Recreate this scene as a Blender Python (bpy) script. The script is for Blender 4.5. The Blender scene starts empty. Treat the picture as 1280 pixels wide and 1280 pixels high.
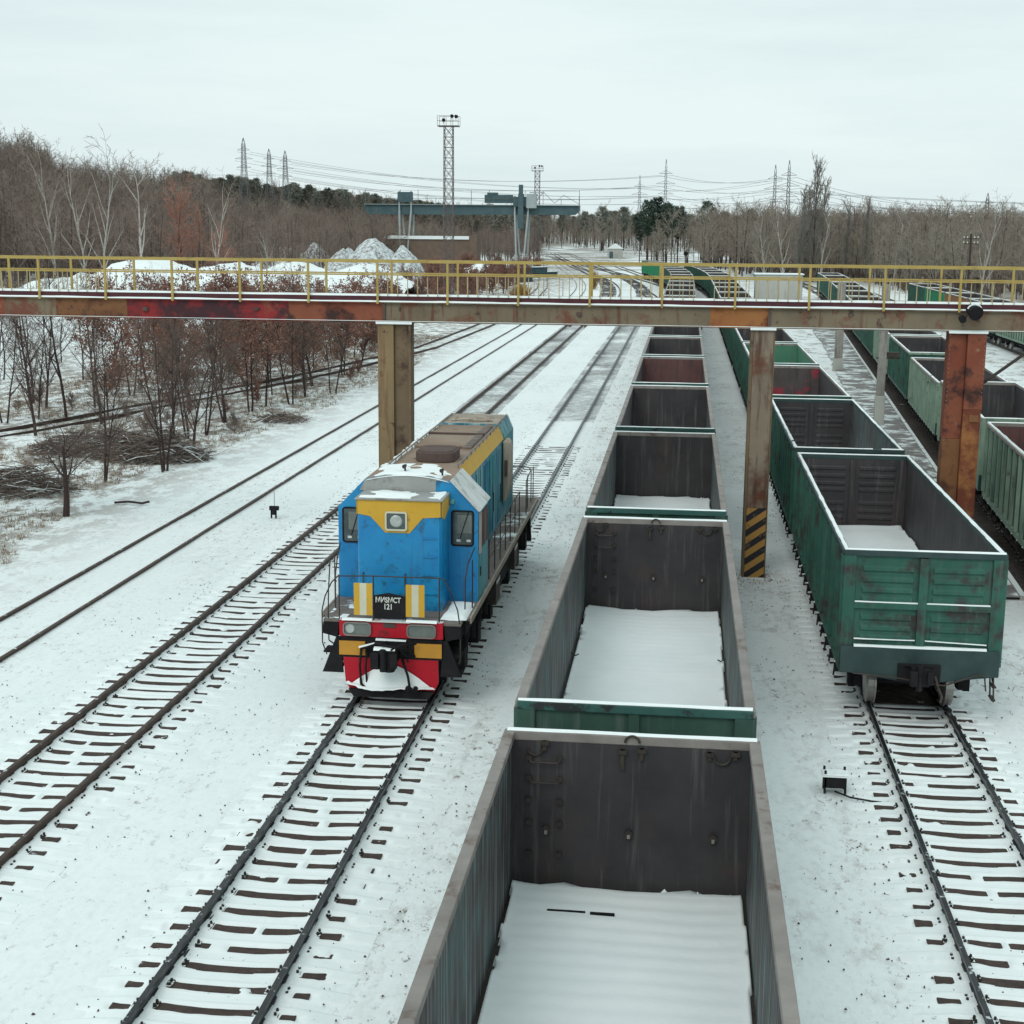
import bpy, math, random
import numpy as np
from mathutils import Vector, Matrix
R = math.radians
rnd = random.Random(7)
scene = bpy.context.scene

# ------------------------------------------------------------------ camera
F_PX, PITCH, YAW, ROLL, CAM_H = 1808.99, 0.1931, 0.1165, 0.0088, 9.7047
fwd = Vector((-math.sin(YAW)*math.cos(PITCH), math.cos(YAW)*math.cos(PITCH), -math.sin(PITCH)))
rgt = Vector((math.cos(YAW), math.sin(YAW), 0)); upv = rgt.cross(fwd)
r2 = rgt*math.cos(ROLL)+upv*math.sin(ROLL); u2 = -rgt*math.sin(ROLL)+upv*math.cos(ROLL)
cam_data = bpy.data.cameras.new('camera'); cam = bpy.data.objects.new('camera', cam_data)
scene.collection.objects.link(cam); scene.camera = cam
cam_data.sensor_width = 36; cam_data.lens = F_PX/1280*36
cam_data.clip_start = .3; cam_data.clip_end = 9000
mw = Matrix((( r2.x, u2.x, -fwd.x, 0), (r2.y, u2.y, -fwd.y, 0), (r2.z, u2.z, -fwd.z, CAM_H), (0, 0, 0, 1)))
cam.matrix_world = mw

# ------------------------------------------------------------------ world and sun
scene.view_settings.view_transform = 'Standard'; scene.view_settings.look = 'None'
scene.view_settings.exposure = 0.08; scene.view_settings.gamma = 1.0
SUN_EL, SUN_AZ = R(42), R(200)
world = bpy.data.worlds.new('World'); scene.world = world; world.use_nodes = True
wn, wl = world.node_tree.nodes, world.node_tree.links
wn.clear()
wo = wn.new('ShaderNodeOutputWorld'); bg = wn.new('ShaderNodeBackground'); wl.new(bg.outputs[0], wo.inputs[0])
sky = wn.new('ShaderNodeTexSky'); sky.sky_type = 'NISHITA'; sky.sun_disc = False
sky.sun_elevation = SUN_EL; sky.sun_rotation = SUN_AZ; sky.dust_density = 3
scl = wn.new('ShaderNodeVectorMath'); scl.operation = 'SCALE'; scl.inputs['Scale'].default_value = 0.9
wl.new(sky.outputs[0], scl.inputs[0])
tc = wn.new('ShaderNodeTexCoord'); mp = wn.new('ShaderNodeMapping'); mp.inputs['Scale'].default_value = (1.0, 1.0, 7.0)
wl.new(tc.outputs['Generated'], mp.inputs[0])
cn = wn.new('ShaderNodeTexNoise'); cn.inputs['Scale'].default_value = 1.6; cn.inputs['Detail'].default_value = 7; cn.inputs['Roughness'].default_value = .6
wl.new(mp.outputs[0], cn.inputs['Vector'])
cr = wn.new('ShaderNodeValToRGB'); wl.new(cn.outputs[0], cr.inputs[0])
cr.color_ramp.elements[0].position = .36; cr.color_ramp.elements[0].color = (6.7, 7.85, 8.15, 1)
cr.color_ramp.elements[1].position = .66; cr.color_ramp.elements[1].color = (8.1, 9.25, 9.15, 1)
wm = wn.new('ShaderNodeMixRGB'); wm.inputs[0].default_value = .93
wl.new(scl.outputs[0], wm.inputs[1]); wl.new(cr.outputs[0], wm.inputs[2])
wl.new(wm.outputs[0], bg.inputs[0]); bg.inputs[1].default_value = 0.1
sd = bpy.data.lights.new('sun', 'SUN'); sd.energy = 0.75; sd.angle = R(25); sd.color = (1, .97, .93)
sun = bpy.data.objects.new('sun', sd); scene.collection.objects.link(sun)
sun.rotation_euler = (R(90)-SUN_EL, 0, R(180)-SUN_AZ+0)

scene.cycles.max_bounces = 6; scene.cycles.diffuse_bounces = 2; scene.cycles.glossy_bounces = 2
scene.cycles.transparent_max_bounces = 4; scene.cycles.volume_bounces = 3
scene.cycles.use_denoising = True

# ------------------------------------------------------------------ materials
SNOW = (.80, .88, .87)
def node_noise(nt, scale, detail=4, mapping=None, coords=None, rough=.6):
    n = nt.nodes.new('ShaderNodeTexNoise'); n.inputs['Scale'].default_value = scale
    n.inputs['Detail'].default_value = detail; n.inputs['Roughness'].default_value = rough
    src = coords
    if mapping:
        m = nt.nodes.new('ShaderNodeMapping'); m.inputs['Scale'].default_value = mapping
        nt.links.new(src, m.inputs[0]); src = m.outputs[0]
    nt.links.new(src, n.inputs['Vector'])
    return n.outputs[0]
def ramp(nt, val, lo, hi, a=0., b=1.):
    m = nt.nodes.new('ShaderNodeMapRange'); m.inputs[1].default_value = lo; m.inputs[2].default_value = hi
    m.inputs[3].default_value = a; m.inputs[4].default_value = b
    nt.links.new(val, m.inputs[0]); return m.outputs[0]
def math_n(nt, op, a, b=None):
    m = nt.nodes.new('ShaderNodeMath'); m.operation = op
    for i, v in enumerate((a, b)):
        if v is None: continue
        if isinstance(v, (int, float)): m.inputs[i].default_value = v
        else: nt.links.new(v, m.inputs[i])
    return m.outputs[0]
def mixc(nt, fac, a, b):
    m = nt.nodes.new('ShaderNodeMixRGB')
    if isinstance(fac, (int, float)): m.inputs[0].default_value = fac
    else: nt.links.new(fac, m.inputs[0])
    for i, v in ((1, a), (2, b)):
        if isinstance(v, tuple): m.inputs[i].default_value = (*v[:3], 1)
        else: nt.links.new(v, m.inputs[i])
    return m.outputs[0]
def mat(name, c1, c2=None, ns=2.5, rough=.75, metal=0., rust=None, rust2=None, streak=None, snow=None, bump=None, obj=False, spec=.3):
    """rust/rust2 = (colour, lo, hi, scale), streak = (colour, lo, hi, (sx,sy,sz)), snow = (lo, hi, scale) on upward faces"""
    m = bpy.data.materials.new(name); m.use_nodes = True; nt = m.node_tree
    b = nt.nodes['Principled BSDF']
    if obj: P = nt.nodes.new('ShaderNodeTexCoord').outputs['Object']
    else: P = nt.nodes.new('ShaderNodeNewGeometry').outputs['Position']
    col = mixc(nt, ramp(nt, node_noise(nt, ns, 5, None, P), .3, .7), c1, c2) if c2 else c1
    for i, rs in enumerate((rust, rust2)):
        if rs:
            f = ramp(nt, node_noise(nt, rs[3], 7, (1+.3*i, 1, 1), P, .65), rs[1], rs[2])
            col = mixc(nt, f, col, rs[0])
    if streak:
        f = ramp(nt, node_noise(nt, 1, 5, streak[3], P, .6), streak[1], streak[2])
        col = mixc(nt, f, col, streak[0])
    rv = rough
    if snow:
        g = nt.nodes.new('ShaderNodeNewGeometry'); s = nt.nodes.new('ShaderNodeSeparateXYZ')
        nt.links.new(g.outputs['Normal'], s.inputs[0])
        up = ramp(nt, s.outputs[2], .55, .8)
        f = math_n(nt, 'MULTIPLY', up, ramp(nt, node_noise(nt, snow[2], 5, None, P), snow[0], snow[1]))
        col = mixc(nt, f, col, SNOW)
    if isinstance(col, tuple): b.inputs['Base Color'].default_value = (*col[:3], 1)
    else: nt.links.new(col, b.inputs['Base Color'])
    b.inputs['Roughness'].default_value = rv; b.inputs['Metallic'].default_value = metal
    b.inputs['Specular IOR Level'].default_value = spec
    if bump:
        bn = nt.nodes.new('ShaderNodeBump'); bn.inputs['Strength'].default_value = bump[0]; bn.inputs['Distance'].default_value = bump[2] if len(bump) > 2 else .02
        nt.links.new(node_noise(nt, bump[1], 4, None, P), bn.inputs['Height']); nt.links.new(bn.outputs[0], b.inputs['Normal'])
    return m

def ground_material():
    m = bpy.data.materials.new('snowy_ground'); m.use_nodes = True; nt = m.node_tree
    b = nt.nodes['Principled BSDF']; b.inputs['Roughness'].default_value = .85; b.inputs['Specular IOR Level'].default_value = .15
    P = nt.nodes.new('ShaderNodeNewGeometry').outputs['Position']
    sx = nt.nodes.new('ShaderNodeSeparateXYZ'); nt.links.new(P, sx.inputs[0]); X, Y = sx.outputs[0], sx.outputs[1]
    snow = mixc(nt, node_noise(nt, .35, 4, None, P), (.84, .91, .905), (.90, .955, .945))
    dirt = mixc(nt, node_noise(nt, 3, 5, None, P), (.08, .058, .045), (.26, .185, .12))
    # fine specks of ballast that show through, streched along the picture's depth, in drifting patches
    patch = ramp(nt, node_noise(nt, .28, 4, (1.4, .5, 1), P), .42, .62)
    def band(c, w): return ramp(nt, math_n(nt, 'ABSOLUTE', math_n(nt, 'SUBTRACT', X, c)), w, w*.5)
    walk = math_n(nt, 'MAXIMUM', math_n(nt, 'MAXIMUM', band(-3.2, 1.5), band(2.3, 1.3)), band(8.3, 2.0))
    walkn = math_n(nt, 'MULTIPLY', walk, ramp(nt, node_noise(nt, .8, 7, (1.0, .35, 1), P, .72), .44, .60))
    smear = math_n(nt, 'MULTIPLY', math_n(nt, 'MAXIMUM', walkn, math_n(nt, 'MULTIPLY', patch, .35)), ramp(nt, node_noise(nt, 3.2, 7, (1.0, .55, 1), P, .75), .47, .60))
    snow = mixc(nt, math_n(nt, 'MULTIPLY', smear, .6), snow, (.40, .385, .35))
    sp = ramp(nt, node_noise(nt, 6.5, 7, (1, .6, 1), P, .78), .575, .63)
    snow = mixc(nt, math_n(nt, 'MULTIPLY', ramp(nt, node_noise(nt, 9, 6, (1, .5, 1), P, .7), .46, .66), .17), snow, (.52, .56, .55))
    f1 = math_n(nt, 'MULTIPLY', sp, math_n(nt, 'ADD', math_n(nt, 'MULTIPLY', patch, .75), .12))
    # bank on the left: much more grass and soil
    bank = math_n(nt, 'MULTIPLY', ramp(nt, X, -17.4, -22.5), ramp(nt, X, -60, -38))
    bb = ramp(nt, node_noise(nt, 1.5, 8, (.8, .5, 1), P, .76), .455, .545)
    f2 = math_n(nt, 'MULTIPLY', math_n(nt, 'MULTIPLY', bb, bank), .8)
    # right: strip between third and fourth rows
    rgtm = math_n(nt, 'MULTIPLY', ramp(nt, X, 9, 11), 1.0)
    b3 = ramp(nt, node_noise(nt, .9, 8, (.8, .5, 1), P, .72), .52, .60)
    f3 = math_n(nt, 'MULTIPLY', math_n(nt, 'MULTIPLY', b3, rgtm), .7)
    # far away (forest floor)
    far = math_n(nt, 'MULTIPLY', ramp(nt, Y, 220, 420), ramp(nt, node_noise(nt, .05, 6, None, P), .45, .55))
    fl1 = math_n(nt, 'MULTIPLY', ramp(nt, X, -64, -76), ramp(nt, Y, 218, 240))
    fl2 = math_n(nt, 'MULTIPLY', ramp(nt, X, 10, 22), ramp(nt, Y, 255, 300))
    fl3 = math_n(nt, 'MULTIPLY', ramp(nt, X, 36, 40), ramp(nt, Y, 200, 225))
    fl = math_n(nt, 'MAXIMUM', math_n(nt, 'MAXIMUM', fl1, fl2), fl3)
    far = math_n(nt, 'MAXIMUM', far, math_n(nt, 'MULTIPLY', fl, ramp(nt, node_noise(nt, .22, 6, None, P), .36, .44)))
    f = math_n(nt, 'MAXIMUM', math_n(nt, 'MAXIMUM', f1, f2), math_n(nt, 'MAXIMUM', f3, math_n(nt, 'MULTIPLY', far, .8)))
    nt.links.new(mixc(nt, f, snow, dirt), b.inputs['Base Color'])
    bn = nt.nodes.new('ShaderNodeBump'); bn.inputs['Strength'].default_value = .4; bn.inputs['Distance'].default_value = .07
    nt.links.new(node_noise(nt, 1.8, 7, None, P), bn.inputs['Height']); nt.links.new(bn.outputs[0], b.inputs['Normal'])
    return m

M = {}
M['ground'] = ground_material()
M['snow'] = mat('fresh_snow', (.84, .91, .905), (.90, .955, .945), 1.2, .85, bump=(.35, 5, .03), spec=.15)
M['snow_bed'] = mat('bed_snow', (.84, .91, .905), (.90, .955, .945), 1.2, .85, rust=((.10, .08, .065), .66, .71, 7), bump=(.3, 9, .02), spec=.15)
M['snow_dirty'] = mat('dirty_snow', (.62, .68, .69), (.80, .85, .86), .5, .85, rust=((.22, .215, .205), .42, .62, 1.7), bump=(.8, 1.5, .2), spec=.15)
M['sleeper'] = mat('tarred_sleeper', (.045, .032, .028), (.085, .06, .05), 8, .85, snow=(.68, .72, 4.0))
M['sleeper_far'] = mat('tarred_sleeper_far', (.06, .05, .045), (.09, .075, .065), 8, .85, snow=(.50, .60, 2.5))
M['rail'] = mat('rusty_rail', (.05, .032, .026), (.09, .055, .04), 5, .5, metal=.3, snow=(.62, .68, 6.0))
M['rail_worn'] = mat('worn_rail', (.022, .023, .026), (.05, .05, .053), 3, .35, metal=.5, snow=(.60, .68, 5.0))
M['plate'] = mat('fastener', (.03, .025, .022), None, 1, .7, snow=(.50, .55, 9))
M['ballast'] = mat('oily_ballast_and_shade', (.035, .028, .025), (.10, .08, .07), 6, .9, rust=(SNOW, .66, .72, 1.3), bump=(1, 12, .06))  # bare ballast; also painted contact shade beneath the locomotive and third row
M['concrete'] = mat('wet_concrete_path', (.17, .16, .15), (.27, .26, .25), 1.3, .6, rust=(SNOW, .49, .56, .75), rust2=((.10, .09, .08), .60, .7, 2), bump=(.3, 10, .02))
M['post'] = mat('concrete_post', (.26, .24, .22), (.36, .34, .31), 3, .8, streak=((.14, .12, .11), .5, .7, (6, 6, .5)))
M['steel_in'] = mat('bare_dark_wagon_steel', (.034, .032, .035), (.058, .053, .055), 1.1, .65, rust=((.068, .050, .046), .54, .74, .9), streak=((.15, .15, .145), .55, .86, (9, 9, .5)), bump=(.25, 3, .02))
M['steel_side'] = mat('streaked_wagon_side_steel', (.036, .033, .036), (.066, .058, .058), 1.1, .65, rust=((.045, .095, .095), .48, .62, 1.1), streak=((.30, .32, .31), .50, .70, (13, 13, .35)), bump=(.25, 3, .02))
M['steel_red'] = mat('reddish_wagon_steel', (.10, .05, .048), (.15, .07, .065), 1.2, .65, streak=((.05, .04, .04), .5, .75, (6, 6, .6)))
M['steel_paintred'] = mat('red_smeared_steel', (.07, .055, .055), (.10, .08, .08), 1.2, .65, rust=((.34, .03, .05), .50, .60, 1.1), streak=((.05, .04, .04), .5, .7, (7, 7, .6)))
M['steel_green_in'] = mat('green_inner_steel', (.05, .17, .11), (.07, .21, .13), 1.0, .6, streak=((.12, .18, .14), .5, .75, (6, 6, .6)))
M['rim_bare'] = mat('worn_rim_steel', (.20, .18, .165), (.29, .265, .245), 2.2, .6, rust=((.12, .08, .06), .56, .70, 2.5))
M['green'] = mat('weathered_green_paint', (.022, .088, .066), (.040, .135, .098), 1.4, .6, rust=((.045, .042, .04), .50, .64, 2.0), rust2=((.09, .055, .04), .64, .72, 3.0), streak=((.085, .14, .11), .54, .76, (8, 8, .4)))
M['green_fresh'] = mat('bright_green_paint', (.02, .20, .10), (.03, .27, .13), 1.0, .5)
M['green_pale'] = mat('faded_green_paint', (.17, .26, .20), (.28, .38, .29), 1.1, .6, rust=((.10, .085, .07), .58, .70, 2.0), streak=((.05, .07, .06), .55, .75, (4, 9, .4)))
M['green_dark'] = mat('dull_green_paint_and_shade', (.025, .062, .05), (.045, .10, .075), 1.4, .6, streak=((.12, .15, .13), .56, .8, (6, 9, .4)))  # own paint of some wagons; on others the painted shade between ribs
M['tealbar'] = mat('teal_paint', (.03, .095, .085), (.05, .13, .11), 2, .55, rust=((.03, .035, .035), .55, .62, 3))
M['rust_wagon'] = mat('rust_orange_paint', (.28, .11, .05), (.36, .17, .08), 1.2, .7)
M['sill'] = mat('blue_grey_sill_steel', (.025, .05, .05), (.045, .078, .075), 2, .6)
M['black'] = mat('black_underframe', (.010, .010, .012), (.024, .022, .023), 3, .75, spec=.15)
M['iron'] = mat('dark_iron', (.04, .035, .032), (.08, .065, .055), 5, .6, metal=.3)
M['rust_iron'] = mat('rusty_casting', (.085, .05, .04), (.14, .08, .06), 6, .75)
M['wheel'] = mat('wheel_tread', (.30, .28, .26), (.42, .40, .37), 3, .35, metal=.6)
M['blue'] = mat('loco_blue', (.004, .20, .48), (.010, .29, .58), 1.1, .42, rust=((.010, .11, .22), .56, .70, 2.4), rust2=((.02, .05, .075), .58, .72, 3.2), streak=((.05, .10, .15), .60, .82, (9, 9, .6)), spec=.5)
M['blue_worn'] = mat('loco_blue_worn', (.006, .14, .25), (.012, .21, .35), 1.0, .5, rust=((.03, .25, .26), .42, .60, .8), rust2=((.02, .05, .06), .58, .70, 1.6), streak=((.34, .50, .52), .48, .64, (5, 7, .25)))
M['teal'] = mat('loco_faded_teal', (.10, .32, .36), (.13, .38, .42), 1.5, .5, streak=((.05, .18, .22), .55, .75, (5, 5, .5)))
M['yellow'] = mat('loco_yellow', (.60, .34, .03), (.66, .40, .05), 2, .5, rust=((.34, .18, .04), .60, .72, 4))
M['amber'] = mat('loco_amber', (.58, .28, .035), (.50, .24, .035), 2, .5)
M['cream'] = mat('cream_paint', (.58, .57, .44), (.66, .64, .50), 2, .5)
M['beige'] = mat('beige_panel', (.36, .31, .25), (.44, .39, .32), 1.6, .7, streak=((.22, .17, .13), .5, .7, (5, 5, .6)))
M['red'] = mat('loco_red', (.44, .005, .018), (.50, .008, .024), 2, .5, rust=((.12, .02, .02), .60, .70, 3), snow=(.4, .5, 6))
M['grey_strip'] = mat('icy_grey_roof', (.30, .31, .30), (.38, .39, .37), 2, .6, rust=((.20, .19, .17), .5, .65, 2))
M['ice'] = mat('ice_covered_roof', (.52, .55, .54), (.66, .70, .69), 2.3, .6, rust=((.36, .38, .35), .52, .62, 2.0))
M['loco_roof'] = mat('sooty_brown_roof', (.23, .165, .12), (.33, .25, .19), .9, .85, rust=((.30, .25, .20), .5, .64, .8), rust2=((.06, .04, .035), .62, .70, 2.5))
M['soot'] = mat('soot_brown', (.075, .052, .046), (.13, .09, .078), 2, .8)
M['glass'] = mat('dark_glass', (.02, .03, .032), (.07, .10, .10), 4, .12, spec=.8)
M['lens'] = mat('lamp_lens', (.30, .34, .32), (.50, .55, .52), 9, .15, spec=.8)
M['lens_dull'] = mat('lamp_glass_dull', (.12, .14, .13), (.17, .19, .17), 5, .25, spec=.6)
M['white'] = mat('white_paint', (.62, .64, .58), (.70, .72, .66), 3, .6)
M['deck_loco'] = mat('loco_deck', (.15, .13, .115), (.22, .19, .17), 3, .8, snow=(.56, .66, .9))
M['bridge_yellow'] = mat('bridge_yellow', (.38, .27, .07), (.48, .36, .12), 2, .55, rust=((.30, .18, .08), .56, .70, 2.2))
M['baluster'] = mat('faded_baluster', (.40, .33, .16), (.46, .40, .25), 2, .6)
M['b_tan'] = mat('tan_painted_beam', (.15, .12, .08), (.225, .18, .12), .8, .7, rust=((.17, .065, .04), .53, .64, 1.1), rust2=((.055, .035, .03), .58, .68, 2.2), streak=((.14, .06, .04), .56, .68, (5, 5, .5)), snow=(.3, .4, 2))
M['b_red'] = mat('red_oxide_beam', (.22, .016, .02), (.30, .03, .03), .7, .7, rust=((.055, .02, .025), .46, .58, 1.0), rust2=((.22, .08, .045), .60, .70, .9), snow=(.3, .4, 2))
M['b_rust'] = mat('rusted_beam', (.19, .045, .028), (.26, .09, .05), 1.0, .8, rust=((.05, .025, .022), .49, .60, 1.2), rust2=((.30, .20, .12), .62, .70, 1.1), snow=(.3, .4, 2))
M['b_orange'] = mat('orange_rust', (.30, .115, .04), (.36, .16, .055), .8, .75, rust=((.16, .045, .025), .48, .60, 1.0), rust2=((.055, .028, .024), .60, .70, 1.2))
M['b_darkrust'] = mat('brown_rust', (.17, .075, .035), (.26, .12, .05), .8, .75, rust=((.09, .035, .022), .50, .60, .9), rust2=((.045, .03, .025), .58, .68, 1.3))
M['col_tan'] = mat('column_tan', (.21, .145, .075), (.28, .195, .105), .8, .7, streak=((.13, .065, .035), .50, .68, (4, 4, .4)), rust=((.15, .07, .035), .54, .66, 1.6), rust2=((.05, .03, .025), .62, .70, 3))
M['col_dark'] = mat('column_brown', (.15, .105, .062), (.20, .14, .085), .8, .7, rust=((.07, .04, .03), .56, .68, 1.3))
M['col_mid'] = mat('column_grey_tan', (.19, .15, .11), (.28, .225, .165), .9, .75, rust=((.15, .06, .035), .50, .64, 1.1), streak=((.10, .055, .04), .52, .68, (4, 4, .5)), rust2=((.38, .34, .29), .62, .72, 1.2))
M['deck_dark'] = mat('deck_maroon', (.06, .02, .028), (.10, .03, .035), 2, .7, snow=(.62, .72, .8))
M['lattice'] = mat('lattice_steel', (.10, .085, .08), (.16, .13, .12), 3, .7)
M['pylon'] = mat('pylon_steel', (.13, .135, .14), (.18, .185, .19), 3, .7)
M['crane'] = mat('crane_blue', (.055, .10, .115), (.085, .14, .15), .5, .65)
M['crane_pale'] = mat('crane_pale_paint', (.32, .37, .37), (.40, .45, .45), .8, .65)
M['wire'] = mat('cable', (.16, .17, .17), None, 1, .7)
M['brick'] = mat('ochre_brick_wall', (.14, .10, .08), (.20, .145, .11), 1.0, .85)
M['hut'] = mat('pale_grey_render', (.42, .43, .40), (.52, .52, .48), .35, .85, streak=((.34, .34, .31), .5, .7, (1.2, 1.2, .2)))
M['bark'] = mat('grey_brown_bark', (.055, .042, .038), (.10, .078, .068), 9, .9, snow=(.56, .66, 3))
M['bark_dark'] = mat('dark_bark', (.04, .028, .026), (.075, .05, .045), 9, .9)
M['birch'] = mat('birch_bark', (.34, .32, .29), (.48, .45, .41), 3, .85, rust=((.08, .07, .06), .58, .64, 5))
M['twig_brown'] = mat('brown_twigs', (.18, .135, .115), (.27, .215, .18), .04, .9)
M['twig_dark'] = mat('dark_twigs', (.11, .082, .07), (.175, .13, .11), 2, .9)
M['twig_tan'] = mat('tan_twigs', (.235, .205, .165), (.31, .275, .225), .05, .9)
M['twig_red'] = mat('russet_twigs', (.21, .115, .09), (.27, .15, .115), .5, .9)
M['twig_grey'] = mat('grey_twigs', (.21, .195, .17), (.28, .26, .23), .06, .9)
M['leaf'] = mat('dry_oak_leaves', (.18, .085, .062), (.28, .145, .105), 2.5, .85)
M['pine'] = mat('pine_needles', (.035, .065, .048), (.065, .10, .07), 1.5, .85)
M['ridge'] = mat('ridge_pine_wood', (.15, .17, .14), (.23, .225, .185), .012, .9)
M['grass'] = mat('dry_grass', (.22, .145, .09), (.32, .235, .15), 1, .9)
M['stone'] = mat('ballast_stone', (.06, .05, .045), (.13, .11, .10), 6, .9)
M['drum_rust'] = mat('orange_dry_bush', (.30, .17, .06), (.36, .22, .09), 3, .8)

# ------------------------------------------------------------------ mesh helpers
class MB:
    def __init__(s): s.v = []; s.f = []; s.m = []
    def quad(s, pts, mi=0):
        n = len(s.v); s.v += [tuple(p) for p in pts]; s.f.append(tuple(range(n, n+len(pts)))); s.m.append(mi)
    def box(s, x0, x1, y0, y1, z0, z1, mi=0, mx=None):
        n = len(s.v)
        P = [(x0,y0,z0),(x1,y0,z0),(x1,y1,z0),(x0,y1,z0),(x0,y0,z1),(x1,y0,z1),(x1,y1,z1),(x0,y1,z1)]
        if mx is not None: P = [tuple(mx @ Vector(p)) for p in P]
        s.v += P
        for q in ((0,3,2,1),(4,5,6,7),(0,1,5,4),(1,2,6,5),(2,3,7,6),(3,0,4,7)):
            s.f.append(tuple(n+i for i in q)); s.m.append(mi)
    def tube(s, a, b, r0, r1=None, n=6, mi=0, caps=True):
        a = Vector(a); b = Vector(b); r1 = r0 if r1 is None else r1
        d = b-a
        if d.length < 1e-6: return
        d.normalize(); u = d.orthogonal().normalized(); w = d.cross(u)
        k = len(s.v)
        for c, r in ((a, r0), (b, r1)):
            for i in range(n):
                t = 2*math.pi*i/n; p = c+u*(r*math.cos(t))+w*(r*math.sin(t)); s.v.append((p.x, p.y, p.z))
        for i in range(n):
            j = (i+1) % n; s.f.append((k+i, k+j, k+n+j, k+n+i)); s.m.append(mi)
        if caps:
            s.f.append(tuple(k+i for i in reversed(range(n)))); s.m.append(mi)
            s.f.append(tuple(k+n+i for i in range(n))); s.m.append(mi)
    def poly(s, pts, r, n=6, mi=0):
        for a, b in zip(pts, pts[1:]): s.tube(a, b, r, r, n, mi)
    def prism(s, pts, axis, a, b, mi=0, side=None):
        """extrude 2-D polygon along an axis; pts in the two other axes (in xyz order)"""
        def p3(p, t):
            q = list(p); q.insert(axis, t); return tuple(q)
        n = len(pts); k = len(s.v)
        s.v += [p3(p, a) for p in pts]+[p3(p, b) for p in pts]
        s.f.append(tuple(range(k, k+n))); s.m.append(mi)
        s.f.append(tuple(reversed(range(k+n, k+2*n)))); s.m.append(mi)
        for i in range(n):
            j = (i+1) % n; s.f.append((k+i, k+n+i, k+n+j, k+j)); s.m.append(mi if side is None else side[i])
    def grid(s, xs, ys, fn, mi=0):
        k = len(s.v); nx, ny = len(xs), len(ys)
        for y in ys:
            for x in xs: s.v.append(fn(x, y))
        for j in range(ny-1):
            for i in range(nx-1):
                s.f.append((k+j*nx+i, k+j*nx+i+1, k+(j+1)*nx+i+1, k+(j+1)*nx+i)); s.m.append(mi)
    def build(s, name, mats, parent=None, smooth=False, bevel=0, fix=False):
        me = bpy.data.meshes.new(name); me.from_pydata(s.v, [], s.f)
        if not isinstance(mats, (list, tuple)): mats = [mats]
        for m in mats: me.materials.append(M[m] if isinstance(m, str) else m)
        if len(mats) > 1: me.polygons.foreach_set('material_index', s.m)
        if fix:
            import bmesh
            bm = bmesh.new(); bm.from_mesh(me); bmesh.ops.recalc_face_normals(bm, faces=bm.faces); bm.to_mesh(me); bm.free()
        if smooth: me.polygons.foreach_set('use_smooth', [True]*len(me.polygons))
        me.update()
        o = bpy.data.objects.new(name, me); scene.collection.objects.link(o)
        if parent: o.parent = parent
        if bevel:
            bv = o.modifiers.new('bevel', 'BEVEL'); bv.width = bevel; bv.segments = 2; bv.limit_method = 'ANGLE'
        return o
def tag(o, label=None, cat=None, group=None, kind=None):
    if label: o['label'] = label
    if cat: o['category'] = cat
    if group: o['group'] = group
    if kind: o['kind'] = kind
    return o
def thing(name, label, cat, loc=(0, 0, 0), rz=0, group=None):
    o = bpy.data.objects.new(name, None); scene.collection.objects.link(o); o.empty_display_size = .2
    o.location = loc; o.rotation_euler = (0, 0, rz)
    return tag(o, label, cat, group)
def copy_tree(o, parent=None):
    c = o.copy(); scene.collection.objects.link(c)
    if parent: c.parent = parent
    for ch in list(o.children): copy_tree(ch, c)
    return c
def setmat(o, slot, m):
    o.material_slots[slot].link = 'OBJECT'; o.material_slots[slot].material = M[m]
def frange(a, b, st):
    n = max(1, int(round((b-a)/st))); return [a+(b-a)*i/n for i in range(n+1)]
def clamp(v, a=0., b=1.): return max(a, min(b, v))
def sst(t): t = clamp(t); return t*t*(3-2*t)
_P = np.random.RandomState(3).rand(256, 256)
def vn(x, y):
    xi, yi = math.floor(x), math.floor(y); fx, fy = x-xi, y-yi; fx = fx*fx*(3-2*fx); fy = fy*fy*(3-2*fy)
    a = _P[xi & 255, yi & 255]; b = _P[(xi+1) & 255, yi & 255]; c = _P[xi & 255, (yi+1) & 255]; d = _P[(xi+1) & 255, (yi+1) & 255]
    return (a*(1-fx)+b*fx)*(1-fy)+(c*(1-fx)+d*fx)*fy
def fbm(x, y, o=3): return sum(vn(x*2**i+17*i, y*2**i+31*i)*.5**(i+1) for i in range(o))/(1-.5**o)

# ------------------------------------------------------------------ setting: ground
def shift(Y):
    if Y < 200: return 0.
    if Y < 300: return -.0006*(Y-200)**2
    return -6-.12*(Y-300)
def dshift(Y): return (shift(Y+1)-shift(Y-1))/2
def hill(x, y):
    a = max(0, -x-70)*.135*sst((y-280)/250.)*(1-.3*clamp((y-500)/400.))
    return min(a, 75)*(.85+.3*fbm(x*.008, y*.008))
def ground_z(x, y):
    z = -.215+.05*(fbm(x*.6, y*.6, 3)-.5)
    if x < -18:
        t = sst((-18-x)/6.); z += t*(.25*(fbm(x*.25, y*.25)-.4))
        z += hill(x, y)
    if 7.6 < x < 9 + .06*y and 40 < y < 150: z -= .03
    return z
g = MB()
xs = sorted(set([round(v, 2) for v in frange(-60, 40, .8)]+[-3000, -2000, -1400, -1000, -800]+[float(v) for v in range(-700, -60, 20)]+[50., 65., 90., 130., 200., 300., 500., 900., 1500., 3000.]))
ys = sorted(set([-60., -20.]+frange(0, 120, .8)+frange(120, 300, 4)+[float(v) for v in range(320, 1500, 25)]+[1700., 2200., 3000., 4500., 6500.]))
g.grid(xs, ys, lambda x, y: (x, y, ground_z(x, y)))
tag(g.build('ground', 'ground', smooth=True), kind='structure')

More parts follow.
